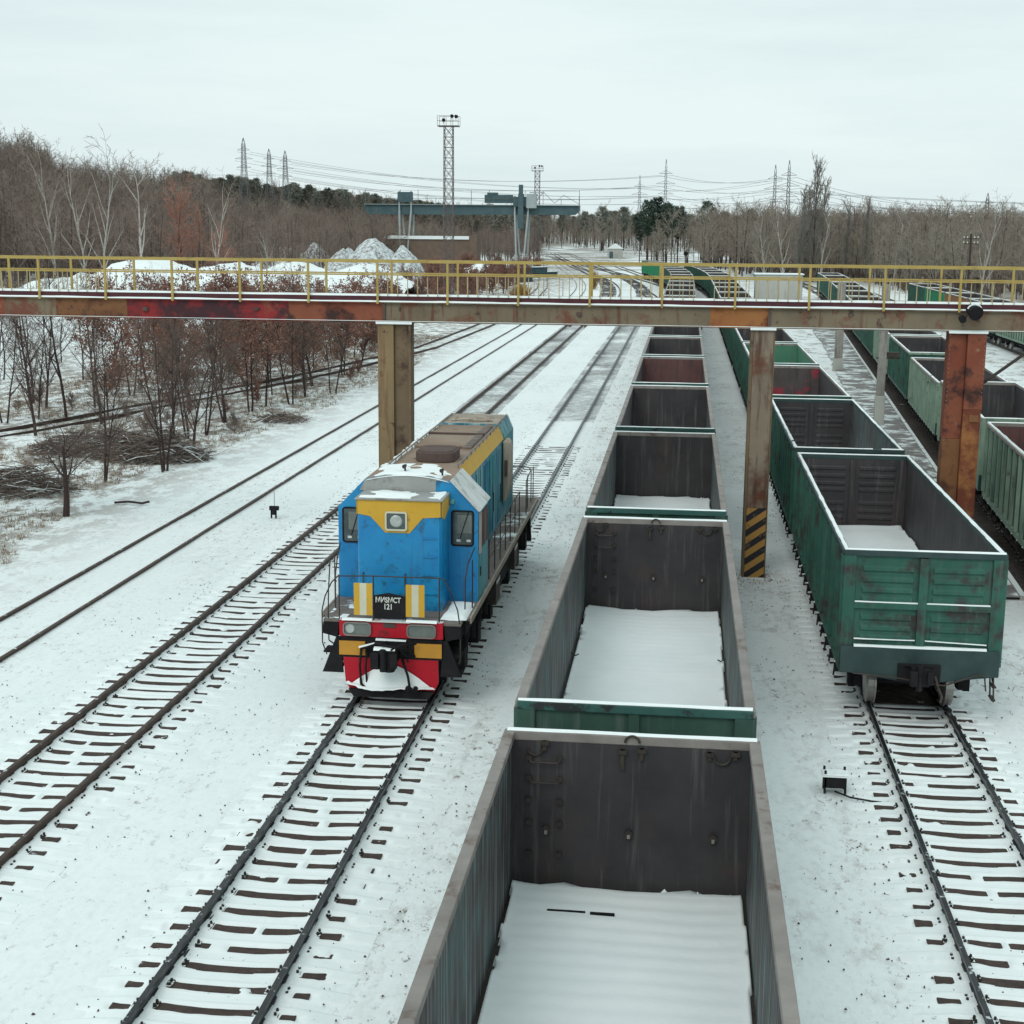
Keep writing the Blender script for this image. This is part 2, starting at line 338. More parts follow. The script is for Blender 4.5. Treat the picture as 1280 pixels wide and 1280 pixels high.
# ------------------------------------------------------------------ setting: tracks
def sleeper_mesh(i, far=False):
    r = random.Random(i*13+5); b = MB(); w = .125; L = 1.29+r.uniform(-.07, .05)
    off = r.uniform(-.04, .04)
    b.box(-L+off, L+off, -w, w, -.30, -.178)
    if not far:
        for sx in (-.8, .8):
            b.box(sx-.17, sx+.17, -.09, .09, -.177, -.160, 1)
            for dx in (-.13, .13):
                for dy in (-.05, .05):
                    b.tube((sx+dx, dy, -.16), (sx+dx, dy, -.115), .022, .018, 5, 1)
    me = bpy.data.meshes.new('sleeper'); me.from_pydata(b.v, [], b.f)
    me.materials.append(M['sleeper_far' if far else 'sleeper']); me.materials.append(M['plate']); me.polygons.foreach_set('material_index', b.m)
    return me
SLP = [sleeper_mesh(i) for i in range(5)]
def path_frame(path, Y):
    x = path(Y); h = math.atan((path(Y+.5)-path(Y-.5))); return x, h
def make_track(path, y0, y1, label, cat='railway track', railm='rail', sleepers=True, bed=None, bedmode=1, detail=60, ns=100, sy0=None, dz=0.):
    t = thing('railway_track', label, cat, (0, 0, dz), 0, 'tracks of the yard')
    Ys = frange(y0, min(y1, 150), 5)
    if y1 > 150: Ys += frange(150, y1, 8)[1:]
    for sx in (-.8, .8):
        b = MB(); prof = [(-.075,-.18),(.075,-.18),(.075,-.165),(.012,-.145),(.012,-.045),(.037,-.035),(.037,0),(-.037,0),(-.037,-.035),(-.012,-.045),(-.012,-.145),(-.075,-.165)]
        k0 = 0; n = len(prof)
        for Y in Ys:
            x, h = path_frame(path, Y)
            for px, pz in prof: b.v.append((x+(sx+px)*math.cos(h), Y-(sx+px)*math.sin(h), pz))
        for j in range(len(Ys)-1):
            for i in range(n):
                a = j*n+i; c = j*n+(i+1) % n; b.f.append((a, c, c+n, a+n)); b.m.append(0)
        b.build('rail', railm, t)
    if sleepers:
        yy = sy0 if sy0 is not None else y0; cnt = 0; far = MB()
        r = random.Random(int(path(30)*7))
        while yy < min(y1, 330):
            x, h = path_frame(path, yy)
            if cnt < ns:
                o = bpy.data.objects.new('sleeper', SLP[r.randrange(5)]); scene.collection.objects.link(o); o.parent = t
                o.location = (x, yy, r.uniform(-.006, .004)); o.rotation_euler = (0, 0, -h+r.uniform(-.012, .012)+(math.pi if r.random() < .5 else 0))
            else:
                mx = Matrix.Translation((x, yy, 0)) @ Matrix.Rotation(-h, 4, 'Z'); far.box(-1.28, 1.28, -.06, .06, -.30, -.203, 0, mx)
            cnt += 1; yy += .545
        if far.v: tag(far.build('sleepers', 'sleeper_far', t), kind='stuff')
    if bed:
        # drifted snow of the bed: lies over the far side of every sleeper, leaves its near edge bare
        b = MB(); yb = bed[0]; s0 = sy0 if sy0 is not None else y0
        def fz(u, Y):
            ph = ((Y-s0)/.545) % 1.0; d = min(ph, 1-ph)*.545
            sgn = -1 if ph > .5 else 1       # +1: beyond the sleeper's middle
            nz = fbm(u*2.6, Y*2.6, 3)-.5; n2 = fbm(u*.7+9, Y*.35, 2)-.5
            z = -.205
            pos = d*sgn
            e = abs(u); k_ = int(round((Y-s0)/.545)); hr = _P[k_ & 255, 17]; hr2 = _P[k_ & 255, 91]; hr3 = _P[k_ & 255, 140]
            inner = e < .8; q2 = min(1., (e/.8)**2) if inner else 0.
            top = -.178+(.03 if bedmode == 1 else .012)
            if pos > -.15 and pos < .17:
                lo_, hi_ = (-.14+.06*q2, .06+.07*q2+.05*(hr-.5)) if inner else (-.14, .03+.06*(hr-.5))
                j = .035*nz
                bare = min((pos+j-lo_)/.02, (hi_-pos-j)/.02, 1.0)
                gap = 1.0
                if inner: gap = min(gap, (.66+.10*(hr2-.5)-e)/.03)                      # drifts along the rails
                else: gap = min(gap, (e-(.93+.10*hr2+.25*(hr3 > .8)))/.04, (1.29+.05*hr-e)/.02)
                if hr3 > .62: gap = min(gap, (abs(u-(.30*(hr-.5)))-.03-.07*hr2)/.03)     # broken near the middle
                if hr3 < .12: gap = min(gap, (abs(u+.35)-.12)/.04)
                gap = min(gap, (.36-n2)/.05, (.30-nz)/.04)
                bare = max(-1., min(bare, gap))
                z = (top+nz*.012)*(1-(bare+1)/2)+(-.196)*((bare+1)/2)
            else: z = -.182+.025*nz
            if inner and e > .72 or (not inner and e < .90): z = max(z, -.125+.05*nz-.25*abs(e-.81)) if not (.755 < e < .845) else z
            if e > 1.15: z -= (e-1.15)*.12
            return z
        def pt(u, Y):
            x, h = path_frame(path, Y); return (x+u, Y, fz(u, Y))
        b.grid(frange(-1.75, 1.75, .05), frange(bed[0], min(bed[1], 44), .036), pt)
        if bed[1] > 44: b.grid(frange(-1.75, 1.75, .09), frange(44, bed[1], .06), pt)
        tag(b.build('snow_bed', 'snow_bed', t, smooth=True))
    return t
T1 = lambda Y: -11.17-.0015*(Y-40)+shift(Y)
T2 = lambda Y: -5.83+shift(Y)
R1 = lambda Y: -.5+shift(Y)
R3 = lambda Y: 4.89+shift(Y)
R4 = lambda Y: 11.77+.058*(Y-50)+shift(Y)*.8
R5 = lambda Y: 28.55+.01*(Y-120)
T0 = lambda Y: -16.25+shift(Y)
def TM(Y):
    pts = [(20, -52), (45, -40.2), (65, -32.2), (82, -28.0), (98, -24.5), (120, -21.4), (150, -20.6), (200, -21.5), (250, -24.3), (320, -31), (420, -44)]
    for (a, xa), (b, xb) in zip(pts, pts[1:]):
        if Y <= b:
            return xa+(xb-xa)*(Y-a)/(b-a)
    return pts[-1][1]
make_track(T2, 12, 620, 'railway track in snow that the blue locomotive stands on', railm='rail_worn', bed=(12, 75), sy0=12.1)
make_track(T1, 10, 620, 'railway track in snow with dark rusty rails just left of the blue locomotive', bed=(14, 75), sy0=14.2)
make_track(T0, 20, 500, 'snow-buried railway track with only its two rails showing, beside the row of bare trees', sleepers=False, dz=-.115)
make_track(TM, 42, 400, 'thin old railway track curving through the bare trees behind the brush heaps', sleepers=False, dz=-.04)
make_track(R1, 8, 400, 'railway track hidden beneath the row of dark open wagons in the foreground', ns=40, sy0=8)
make_track(R3, 8, 360, 'railway track leading to the green open wagon whose end faces the camera', railm='rail_worn', bed=(8, 60), bedmode=1, sy0=8.2)
make_track(R4, 34, 330, 'railway track on dark oily ballast beneath the pale green ribbed wagons', ns=40, sy0=34, dz=0)
make_track(R5, 60, 300, 'railway track beneath the farthest right row of green wagons', sleepers=False)
make_track(lambda Y: -11.0+.00095*max(0, Y-150)**1.55*.9+shift(Y)*1.35, 205, 520, 'curved snowy siding bulging to the right behind the footbridge', sleepers=False)
make_track(lambda Y: 1.0+shift(Y)*1.28-.02*max(0, Y-180), 330, 560, 'snowy track merging into the far throat of the yard', sleepers=False)

def strip(name, xl, xr, y0, y1, z, m, st=3):
    b = MB(); ys_ = frange(y0, y1, st)
    b.grid([0, .25, .5, .75, 1], ys_, lambda u, Y: (xl(Y)+(xr(Y)-xl(Y))*u, Y, z)); return tag(b.build(name, m), kind='structure')
edge = lambda Y: 10.28+.058*(Y-50)-.25
strip('path', lambda Y: 7.9+.05*(Y-45)+.6*(fbm(Y*.12, 3)-.5), edge, 40, 170, -.125, 'concrete')
strip('ballast_and_shade_bed', lambda Y: edge(Y)+.12, lambda Y: edge(Y)+3.9+.5*fbm(Y*.3, 1), 34, 250, -.185, 'ballast')
strip('ballast_and_shade_bed', lambda Y: T2(Y)-.74, lambda Y: T2(Y)+.74, 29.8, 42.6, -.135, 'ballast', .5)  # dark soil strip that paints in the contact shade under the locomotive
strip('ballast_and_shade_bed', lambda Y: R3(Y)-.74, lambda Y: R3(Y)+.74, 30.2, 60, -.135, 'ballast', .5)  # same dark soil, painting contact shade under the green-ended wagons
b = MB()
for a, c in zip(frange(40, 168, 4), frange(44, 172, 4)):
    j = .05*rnd.random()
    b.prism([(edge(a)-.06, -.28), (edge(a)+.10, -.28), (edge(a)+.10, -.06), (edge(a)-.06, -.06)], 1, a, a+3.98) if False else b.box(0, .16, 0, 4.0, -.28, -.07, 0, Matrix.Translation((edge(a)-.04, a, 0)) @ Matrix.Rotation(-math.atan(.058), 4, 'Z'))
tag(b.build('kerb', mat('kerb_snow', (.38, .37, .35), None, 1, .8, snow=(.35, .45, 2))), kind='structure')

# ------------------------------------------------------------------ open wagons
HW, HL = 1.565, 6.4
def snow_line(b, p0, p1, w, h, seed, gaps=0.0, mi=0, step=.12, jag=.35):
    """low irregular mound of snow lying along p0-p1 (top faces of rims and bars)"""
    r = random.Random(seed); p0 = Vector(p0); p1 = Vector(p1); L = (p1-p0).length; d = (p1-p0)/L
    s = Vector((-d.y, d.x, 0)).normalized(); n = max(2, int(L/step)); prev = None
    for i in range(n+1):
        t = i/n; c = p0+d*(L*t); u = fbm(t*L*1.7+seed, seed*.37, 3)
        if u < gaps: prev = None; continue
        ww = w*(1-jag+jag*2*fbm(t*L*2.3+seed*3, 7, 2)); hh = h*(.55+.8*fbm(t*L*1.1, seed*2.1, 2))
        cur = [c-s*ww, c-s*ww*.55+Vector((0, 0, hh)), c+s*ww*.55+Vector((0, 0, hh)), c+s*ww]
        k = len(b.v); b.v += [tuple(v) for v in cur]
        if prev is not None:
            for q in range(3): b.f.append((prev+q, prev+q+1, k+q+1, k+q)); b.m.append(mi)
        prev = k
def gondola(label, RH=3.487, ext='green_dark', inn='steel_in', side_in='steel_side', rim='rim_bare', near_end='flat', far_end='flat', floor='snow', seed=0, detail=2, endbar='tealbar', plate_shade=None, sidesnow=False, group=None, endsnow=True):
    t = thing('open_wagon', label, 'open wagon', (0, 0, 0), 0, group)
    ZF = 1.42; r = random.Random(seed)
    # side walls: plate, ribs outside, sill; inner face another material
    for sx in (-1, 1):
        b = MB()
        x0, x1 = sorted((sx*1.495, sx*1.510)); b.box(x0, x1, -HL+.05, HL-.05, ZF-.05, RH-.10, 1)
        x0, x1 = sorted((sx*1.511, sx*1.518)); b.box(x0, x1, -HL+.04, HL-.04, ZF-.22, RH-.10, 2)  # recessed plate; a darker green here paints the shade between the ribs
        nr = 13
        for i in range(nr+1):
            y = -HL+.09+(2*HL-.18)*i/nr; w = .07 if 0 < i < nr else .085
            b.prism([(sx*1.518, y-w*1.25), (sx*1.618, y-w*.75), (sx*1.618, y+w*.75), (sx*1.518, y+w*1.25)], 2, ZF-.25, RH-.11, 0)
        x0, x1 = sorted((sx*1.40, sx*1.58)); b.box(x0, x1, -HL+.02, HL-.02, ZF-.42, ZF-.26, 0)
        b.build('side_wall', [ext, side_in, plate_shade or ext], t, fix=True)
        b = MB(); x0, x1 = sorted((sx*1.462, sx*1.60)); b.box(x0, x1, -HL, HL, RH-.10, RH)
        b.build('side_rail', rim, t, bevel=.012)
        if sidesnow:
            b = MB(); snow_line(b, (sx*1.515, -HL+.05, RH+.001), (sx*1.515, HL-.05, RH+.001), .042, .03, seed+sx, .2)
            b.build('snow_cap', 'snow', t, smooth=True)
        # hatch latches and brackets along the foot
        b = MB()
        for i in range(nr):
            y = -HL+.55+(2*HL-1.1)*i/(nr-1)
            x0, x1 = sorted((sx*1.36, sx*1.60)); b.box(x0, x1, y-.05, y+.05, ZF-.62, ZF-.42)
            x0, x1 = sorted((sx*1.30, sx*1.50)); b.box(x0, x1, y-.28, y+.28, ZF-.55, ZF-.45)
            b.tube((sx*1.56, y+.1, ZF-.40), (sx*1.60, y+.02, ZF-.72), .025, .02, 5)
            if seed in (21, 22, 11) and sx < 0:
                b.box(sx*1.60, sx*1.40, y-.04, y+.04, ZF-.419, ZF-.405, 1); b.build('hatch_latch', ['black', 'snow'], t); b = MB()
        if b.v: b.build('hatch_latches', 'black', t)
    for sy, kind in ((-1, near_end), (1, far_end)):
        b = MB()
        y0, y1 = sorted((sy*(HL-.055), sy*(HL-.075))); b.box(-1.494, 1.494, y0, y1, ZF-.05, RH-.10, 1)
        y0, y1 = sorted((sy*(HL-.054), sy*(HL-.04))); b.box(-1.51, 1.51, y0, y1, ZF-.15, RH-.10, 0)
        yo = lambda a, c: sorted((sy*(HL-.04+a), sy*(HL-.04+c)))
        # posts
        for xa, xb in ((-1.562, -1.33), (1.33, 1.562)): b.box(xa, xb, *yo(0, .07), ZF-.45, RH-.11, 0)
        if kind == 'ribbed':
            b.box(-.085, .085, *yo(0, .085), ZF-.2, RH-.13, 0)
            b.box(-1.33, -.085, *yo(0, .075), RH-1.18, RH-1.06, 0); b.box(.085, 1.33, *yo(0, .075), RH-1.18, RH-1.06, 0)
            for xa, xb in ((-1.18, -.20), (.20, 1.18)):
                for zz in (RH-.38, RH-.60, RH-.82, RH-1.0, RH-1.38, RH-1.60, RH-1.80):
                    ya, yb = HL-.04, HL-.04+.035
                    pts = [(sy*ya, zz-.07), (sy*yb, zz-.03), (sy*yb, zz+.03), (sy*ya, zz+.07)]
                    b.prism(pts, 0, xa, xb, 0)
                    pts = [(sy*(HL-.075), zz-.07), (sy*(HL-.105), zz-.03), (sy*(HL-.105), zz+.03), (sy*(HL-.075), zz+.07)]
                    b.prism(pts, 0, xa, xb, 1)
            b.box(-.07, .07, *sorted((sy*(HL-.075), sy*(HL-.12))), ZF, RH-.12, 1)
        else:
            b.box(-1.33, 1.33, *yo(0, .05), RH-.95, RH-.85, 0)
            b.box(-.07, .07, *yo(0, .045), ZF-.1, RH-.12, 0)
        b.build('end_wall', [ext, inn], t, fix=True)
        # end sill
        b = MB(); pts = [(-1.562, ZF+.10), (1.562, ZF+.10), (1.562, ZF-.42), (.95, ZF-.50), (.40, ZF-.58), (-.40, ZF-.58), (-.95, ZF-.50), (-1.562, ZF-.42)]
        b.prism(pts, 1, *sorted((sy*(HL-.03), sy*(HL+.10)))); b.build('end_sill', 'sill', t, fix=True, bevel=.01)
        b = MB(); b.box(-1.572, 1.572, *sorted((sy*(HL-.085), sy*(HL+.02))), RH-.115, RH+.004); b.build('end_rail', rim if sy > 0 or near_end == 'ribbed' else endbar, t, bevel=.012)
        if endsnow:
            b = MB(); snow_line(b, (-1.56, sy*(HL-.032), RH+.006), (1.56, sy*(HL-.032), RH+.006), .040, .026, seed*3+sy, .16)
            if kind == 'ribbed' and detail > 1:
                yy = sy*(HL-.005)
                snow_line(b, (-1.32, yy, RH-1.058), (1.32, yy, RH-1.058), .036, .02, seed+5)
                snow_line(b, (-1.30, sy*(HL+.035), ZF+.102), (1.30, sy*(HL+.035), ZF+.102), .06, .04, seed+6)
                snow_line(b, (-1.30, yy, ZF+.24), (-.1, yy, ZF+.24), .03, .02, seed+7); snow_line(b, (.1, yy, ZF+.24), (1.30, yy, ZF+.20), .03, .02, seed+8)
            b.build('snow_cap', 'snow', t, smooth=True)
    if detail > 0:
        b = MB(); b.box(-1.5, 1.5, -HL+.05, HL-.05, ZF-.06, ZF); b.box(-.18, .18, -HL, HL, ZF-.60, ZF-.07); b.build('floor', 'iron', t)
        b = MB()
        A = .008 if seed == 1 else .003
        def fz(x, y):
            nz = fbm(x*1.5+seed, y*.8, 3)-.5
            e = 1.485-abs(x); ey = HL-.09-abs(y)
            z = ZF+.055+.09*nz+.05*math.exp(-max(0, e)/.12)+.06*math.exp(-max(0, ey)/.2)*fbm(x*2, 3)+A*math.sin(y*2*math.pi/.31)*(1 if y > 1.2 else .3)*sst(e/.25)
            en = .09*(fbm(y*2.2+seed, x > 0, 3)-.35)
            if e < .02+en: z = ZF-.03
            if ey < .06+.10*(fbm(x*2.4, seed+3, 3)-.35): z = ZF-.03
            return (x, y, z)
        b.grid([-1.485, -1.46, -1.43, -1.40, -1.3, -1.1, -.8, -.4, 0, .4, .8, 1.1, 1.3, 1.40, 1.43, 1.46, 1.485], frange(-HL+.08, HL-.08, .07 if detail > 1 else .3), fz)
        b.build('snow_layer', 'snow', t, smooth=True)
        if detail > 1:
            b = MB()
            for i in range(26):
                sx = rnd.choice((-1, 1)); x = sx*rnd.uniform(1.30, 1.46); y = rnd.uniform(-HL+.3, HL-.15) if i < 14 else rnd.choice((-1, 1))*(HL-rnd.uniform(.12, .3)); x = x if i < 14 else rnd.uniform(-1.4, 1.4)
                s_ = rnd.uniform(.015, .035); k = len(b.v); b.v += [(x+s_*rnd.uniform(.7, 1.5)*math.cos(q*1.05), y+s_*rnd.uniform(.7, 1.8)*math.sin(q*1.05), ZF+.03) for q in range(6)]+[(x, y, ZF+.055+s_*.8)]
                for q in range(6): b.f.append((k+q, k+(q+1) % 6, k+6)); b.m.append(0)
            tag(b.build('snow_crumbs', 'snow', t, smooth=True), kind='stuff')
    # running gear
    for sy in (-1, 1):
        bg_ = thing('bogie', None, None, (0, sy*4.33, 0)); bg_.parent = t
        b = MB()
        for sx in (-1, 1):
            x0, x1 = sorted((sx*.98, sx*1.14))
            b.prism([(-1.2, .40), (-1.2, .62), (-.5, .86), (.5, .86), (1.2, .62), (1.2, .40), (.85, .36), (.45, .58), (-.45, .58), (-.85, .36)], 0, x0, x1)
            for yy in (-.93, .93): b.box(min(sx*1.1, sx*1.24), max(sx*1.1, sx*1.24), yy-.14, yy+.14, .34, .62)
        b.box(-1.1, 1.1, -.2, .2, .5, .82)
        b.build('side_frames', 'black', bg_, fix=True)
        for yy in (-.925, .925):
            b = MB(); b.tube((-.75, yy, .475), (.75, yy, .475), .08, .08, 8)
            for sx in (-1, 1):
                b.tube((sx*.735, yy, .475), (sx*.865, yy, .475), .475, .475, 24, 1); b.tube((sx*.70, yy, .475), (sx*.735, yy, .475), .505, .505, 24, 1)
            b.build('wheelset', ['black', 'wheel'], bg_, fix=True)
        b = MB(); b.box(-.14, .14, sy*HL if sy > 0 else -HL-.45, HL+.45 if sy > 0 else -HL, .92, 1.16)
        y_ = sy*(HL+.52); b.box(-.20, .16, min(y_, y_-sy*.22), max(y_, y_-sy*.22), .86, 1.24)
        b.box(-.24, -.10, min(y_, y_+sy*.14), max(y_, y_+sy*.14), .90, 1.20); b.box(.10, .22, min(y_, y_+sy*.07), max(y_, y_+sy*.07), .92, 1.18); b.box(-.42, .42, min(sy*(HL+.1), sy*(HL+.16)), max(sy*(HL+.1), sy*(HL+.16)), .84, 1.22); b.tube((-.05, y_, .78), (-.05, y_, 1.30), .07, .07, 8); b.tube((-.3, sy*(HL+.18), 1.2), (.25, y_, 1.28), .03, .03, 6)
        b.build('coupler', 'black' if detail > 1 else 'iron', t, bevel=.02)
    if detail > 1:
        b = MB()
        for sy in (-1, 1):   # uncoupling lever, hose, steps
            b.poly([(-1.3, sy*(HL+.14), .98), (-.4, sy*(HL+.16), .92), (.5, sy*(HL+.16), .80), (1.15, sy*(HL+.14), 1.05), (1.28, sy*(HL+.15), 1.02), (1.32, sy*(HL+.15), .72)], .016, 5)
            b.poly([(.32, sy*(HL+.12), 1.0), (.36, sy*(HL+.30), .8), (.44, sy*(HL+.34), .62), (.40, sy*(HL+.42), .52)], .028, 6)
        b.build('brake_lever', 'iron', t)
        b = MB()
        for sy in (-1, 1):
            for dy in (0, .34):
                b.tube((1.50, sy*(HL-.10-dy), 1.05), (1.54, sy*(HL-.10-dy), .42), .018, .018, 5)
            for z in (.45, .72): b.box(1.50, 1.58, min(sy*(HL-.10), sy*(HL-.44)), max(sy*(HL-.10), sy*(HL-.44)), z-.012, z+.012)
        b.build('step', 'iron', t)
    return t
def inner_fittings(t, seed):
    """ladder brackets, rings and latches on the inner face of the far end wall"""
    r = random.Random(seed); RH = 3.487; y = HL-.078; b = MB()
    for z in (RH-.33, RH-.60, RH-.90, RH-1.20, RH-1.62):
        gap = z < RH-.8
        for x in (-1.27, -.88): b.box(x-.035, x+.035, y-.05, y, z-.03, z+.03)
        if not gap: b.poly([(-1.27, y-.05, z), (-1.24, y-.09, z-.04), (-.91, y-.09, z-.04), (-.88, y-.05, z)], .013, 5)
    b.build('ladder_rung', 'iron', t)
    def ring(cx, z, rr, a0=180, a1=360, th=.016):
        q = MB(); pts = [(cx+rr*math.cos(R(a)), y-.035, z+rr*math.sin(R(a))) for a in range(a0, a1+1, 20)]; q.poly(pts, th, 6); return q
    ring(-1.20, RH-.20, .095).build('ring', 'iron', t); ring(1.14, RH-.20, .10).build('ring', 'iron', t)
    ring(.02, RH-.07, .09, 0, 180).build('ring', 'iron', t)
    for x, z, l in ((-1.08, RH-.16, .12), (-.10, RH-.30, .26), (.14, RH-.22, .15), (.98, RH-.20, .10), (1.30, RH-.18, .10)):
        q = MB(); q.box(x-.025, x+.025, y-.05, y, z-l/2, z+l/2); q.box(x-.055, x+.055, y-.065, y, z+l/2-.05, z+l/2); q.build('latch', 'iron', t)
    for x in (-1.05, 0, 1.06):
        q = MB(); q.tube((x, y, 2.20), (x, y-.05, 2.20), .055, .055, 10); q.box(x-.018, x+.02, y-.065, y-.04, 2.15, 2.20, 1); q.build('bolt_plate', ['iron', 'rim_bare'], t)
    for x, zz in ((-1.49, 1.8), (1.49, 1.8)):
        for yy in (-3.6, -.7, 2.2):
            q = MB(); s = 1 if x < 0 else -1; q.poly([(x, yy, 1.62), (x+s*.09, yy+.02, 1.56), (x+s*.15, yy, 1.60)], .013, 5); q.build('hook', 'iron', t)

def place(w, pathf, yc, dx=0):
    x, h = path_frame(pathf, yc); w.location = (x+dx, yc, 0); w.rotation_euler = (0, 0, -h)
ORD = ['nearest', 'second', 'third', 'fourth', 'fifth', 'sixth', 'seventh', 'eighth', 'ninth', 'tenth', 'eleventh', 'twelfth', 'thirteenth', 'fourteenth', 'fifteenth', 'sixteenth', 'seventeenth', 'eighteenth', 'nineteenth', 'twentieth', 'twenty-first', 'twenty-second', 'twenty-third']
G1 = 'open wagons in the row beside the locomotive'
PITCH_W = 13.92
def relook(w, ext=None, inn=None, side=None, rim=None):
    for c in w.children:
        nm = c.name.split('.')[0]
        if nm == 'side_wall':
            if ext: setmat(c, 0, ext)
            if side or inn: setmat(c, 1, side or inn)
        if nm == 'end_wall':
            if ext: setmat(c, 0, ext)
            if inn: setmat(c, 1, inn)
        if nm in ('side_rail',) and rim: setmat(c, 0, rim)
w0 = gondola('dark open wagon nearest the camera, cut by the bottom edge, snow ripples on its floor', seed=1, group=G1); inner_fittings(w0, 1)
place(w0, R1, 17.364-HL)
b = MB()
b.box(-.95, -.48, 5.50, 5.52, 1.45, 1.502); b.box(-.42, -.12, 5.47, 5.50, 1.45, 1.508); b.build('floor_hatch_edge', 'black', w0)
w1 = gondola('dark open wagon directly behind the nearest one, smooth snow on its floor', seed=2, group=G1); inner_fittings(w1, 2)
place(w1, R1, 17.364-HL+PITCH_W)
w2 = gondola('dark open wagon third from the camera beside the locomotive, snow strip on its floor', seed=3, group=G1); place(w2, R1, 17.364-HL+2*PITCH_W)
base = gondola('dark open wagon with shadowed brown interior, fourth from the camera beside the locomotive', seed=4, detail=1, group=G1)
place(base, R1, 17.364-HL+3*PITCH_W); relook(base, inn='steel_in')
inns = {4: ('reddish-brown', 'steel_red'), 5: ('dark', 'steel_in'), 6: ('dark', 'steel_in')}
for k in range(4, 22):
    w = copy_tree(base); place(w, R1, 17.364-HL+k*PITCH_W)
    cn_, mi_ = inns.get(k, ('dark', 'steel_in'))
    w['label'] = 'open wagon with %s interior, %s from the camera in the row beside the locomotive' % (cn_, ORD[k])
    if k == 4: relook(w, inn=mi_, side='steel_in')
    if k in (18, 19, 20, 21): relook(w, ext='green_fresh'); w['label'] = 'bright green open wagon, %s from the camera, where the row beside the locomotive bends away' % ORD[k]
# row with the green end facing the camera
G3 = 'open wagons in the row led by the green end'
Y3 = 28.776
v0 = gondola('green open wagon whose ribbed end faces the camera, snow along its whole rim', ext='green', near_end='ribbed', far_end='ribbed', inn='steel_in', side_in='steel_in', rim='sill', sidesnow=True, seed=11, endbar='green', plate_shade='green_dark', group=G3)
place(v0, R3, Y3+HL)
v1 = gondola('green open wagon right behind the one facing the camera, beside the striped column', ext='green', near_end='flat', far_end='ribbed', side_in='steel_side', sidesnow=True, seed=12, endbar='sill', plate_shade='green_dark', rim='sill', group=G3)
place(v1, R3, Y3+HL+PITCH_W)
vb = gondola('open wagon with red paint smeared over its inner end wall, beyond the striped column', ext='green_fresh', inn='steel_paintred', side_in='steel_in', sidesnow=True, seed=13, detail=1, endbar='green', plate_shade='green_dark', group=G3)
place(vb, R3, Y3+HL+2*PITCH_W)
for k in range(3, 18):
    w = copy_tree(vb); place(w, R3, Y3+HL+k*PITCH_W)
    if k == 3: relook(w, ext='green', inn='steel_green_in', side='steel_green_in'); w['label'] = 'open wagon with green inner walls, seen just beneath the footbridge'
    else: relook(w, ext='green' if k % 3 else 'green_dark', inn='steel_in'); w['label'] = 'open wagon with dark interior, %s in the row led by the green wagon end' % ORD[k]
    if k == 6: relook(w, inn='steel_paintred')
# pale ribbed row
G4 = 'pale green ribbed wagons by the wet path'
names4 = ['nearest pale green ribbed wagon at the right edge beyond the rusty column', 'second pale green ribbed wagon, partly behind the rusty column', 'third pale green ribbed wagon, left of the rusty column, with a lower rim', 'fourth pale green ribbed wagon, just under the footbridge beside the thin concrete post']
wb = None
for k in range(0, 14):
    yc = 36.8+HL+k*PITCH_W
    if k == 0:
        w = gondola(names4[0], ext='green_pale', inn='steel_red', side_in='steel_in', rim='rim_bare', sidesnow=True, seed=21, detail=1, endbar='green_pale', plate_shade='green_dark', group=G4); wb = w
    elif k == 2:
        w = gondola(names4[2], RH=3.30, ext='green_pale', inn='steel_in', side_in='steel_in', sidesnow=True, seed=22, detail=1, endbar='green_pale', plate_shade='green_dark', group=G4)
    else:
        w = copy_tree(wb)
        w['label'] = names4[k] if k < 4 else 'open wagon, %s from the right edge in the row beside the wet path' % ORD[k]
        relook(w, ext='green_pale' if k < 3 else ('green' if k != 4 else 'green_pale'), inn='steel_in')
    place(w, R4, yc)
G5 = 'wagons of the farthest right row'
for k in range(7):
    w = copy_tree(vb); w['group'] = G5; place(w, R5, 187-HL-k*PITCH_W)
    w['label'] = 'green open wagon, %s from the far end of the farthest right row' % ORD[k].replace('nearest', 'first')
    relook(w, ext=['green', 'green_fresh', 'rust_wagon', 'green', 'green_pale', 'green', 'green'][k], inn='steel_in')
    if k == 2: w['label'] = 'rust-orange open wagon among the green ones in the farthest right row'

# ------------------------------------------------------------------ locomotive
LC = thing('diesel_locomotive', 'blue shunting locomotive with yellow brow, red buffer beam and brown sooty roof', 'locomotive', (-5.82, 28.45, 0))
b = MB()
b.box(-1.50, 1.50, .35, 14.6, 1.38, 1.66); b.box(-.9, .9, .2, 14.6, 1.0, 1.38); b.build('frame', 'black', LC)
b = MB(); b.box(-1.56, 1.56, .45, 14.6, 1.665, 1.72); b.box(-1.44, 1.45, .0, .445, 1.665, 1.715); b.build('deck', 'deck_loco', LC)
for sx in (-1, 1):
    b = MB(); x0, x1 = sorted((sx*1.562, sx*1.60)); b.box(x0, x1, .5, 14.55, 1.60, 1.735); b.build('deck_edge', 'beige', LC)
b = MB()   # snow lying on the deck corners
b.grid(frange(.98, 1.52, .06), frange(.25, 1.75, .08), lambda x, y: (x, y, 1.721+.05*clamp(fbm(x*3, y*2)*1.6-.35)+.03*(1 if .1 < (x-.98)/.54 < .9 and .1 < (y-.25)/1.5 < .9 else -1)))
b.build('snow_cap', 'snow', LC, smooth=True)
b = MB()
b.grid(frange(-1.42, -.98, .06), frange(.1, 1.5, .08), lambda x, y: (x, y, 1.712+.05*(fbm(x*5, y*3)-.48)))
b.build('snow_cap', 'snow', LC, smooth=True)
b = MB(); b.box(-1.09, 1.09, -.06, .10, 1.385, 1.735); b.box(-.16, .10, -.075, -.061, 1.60, 1.70, 1); b.build('buffer_beam', ['red', 'soot'], LC, bevel=.01)
b = MB(); b.box(-1.07, 1.07, -.03, .10, .93, 1.38); b.build('coupler_plate', 'black', LC)
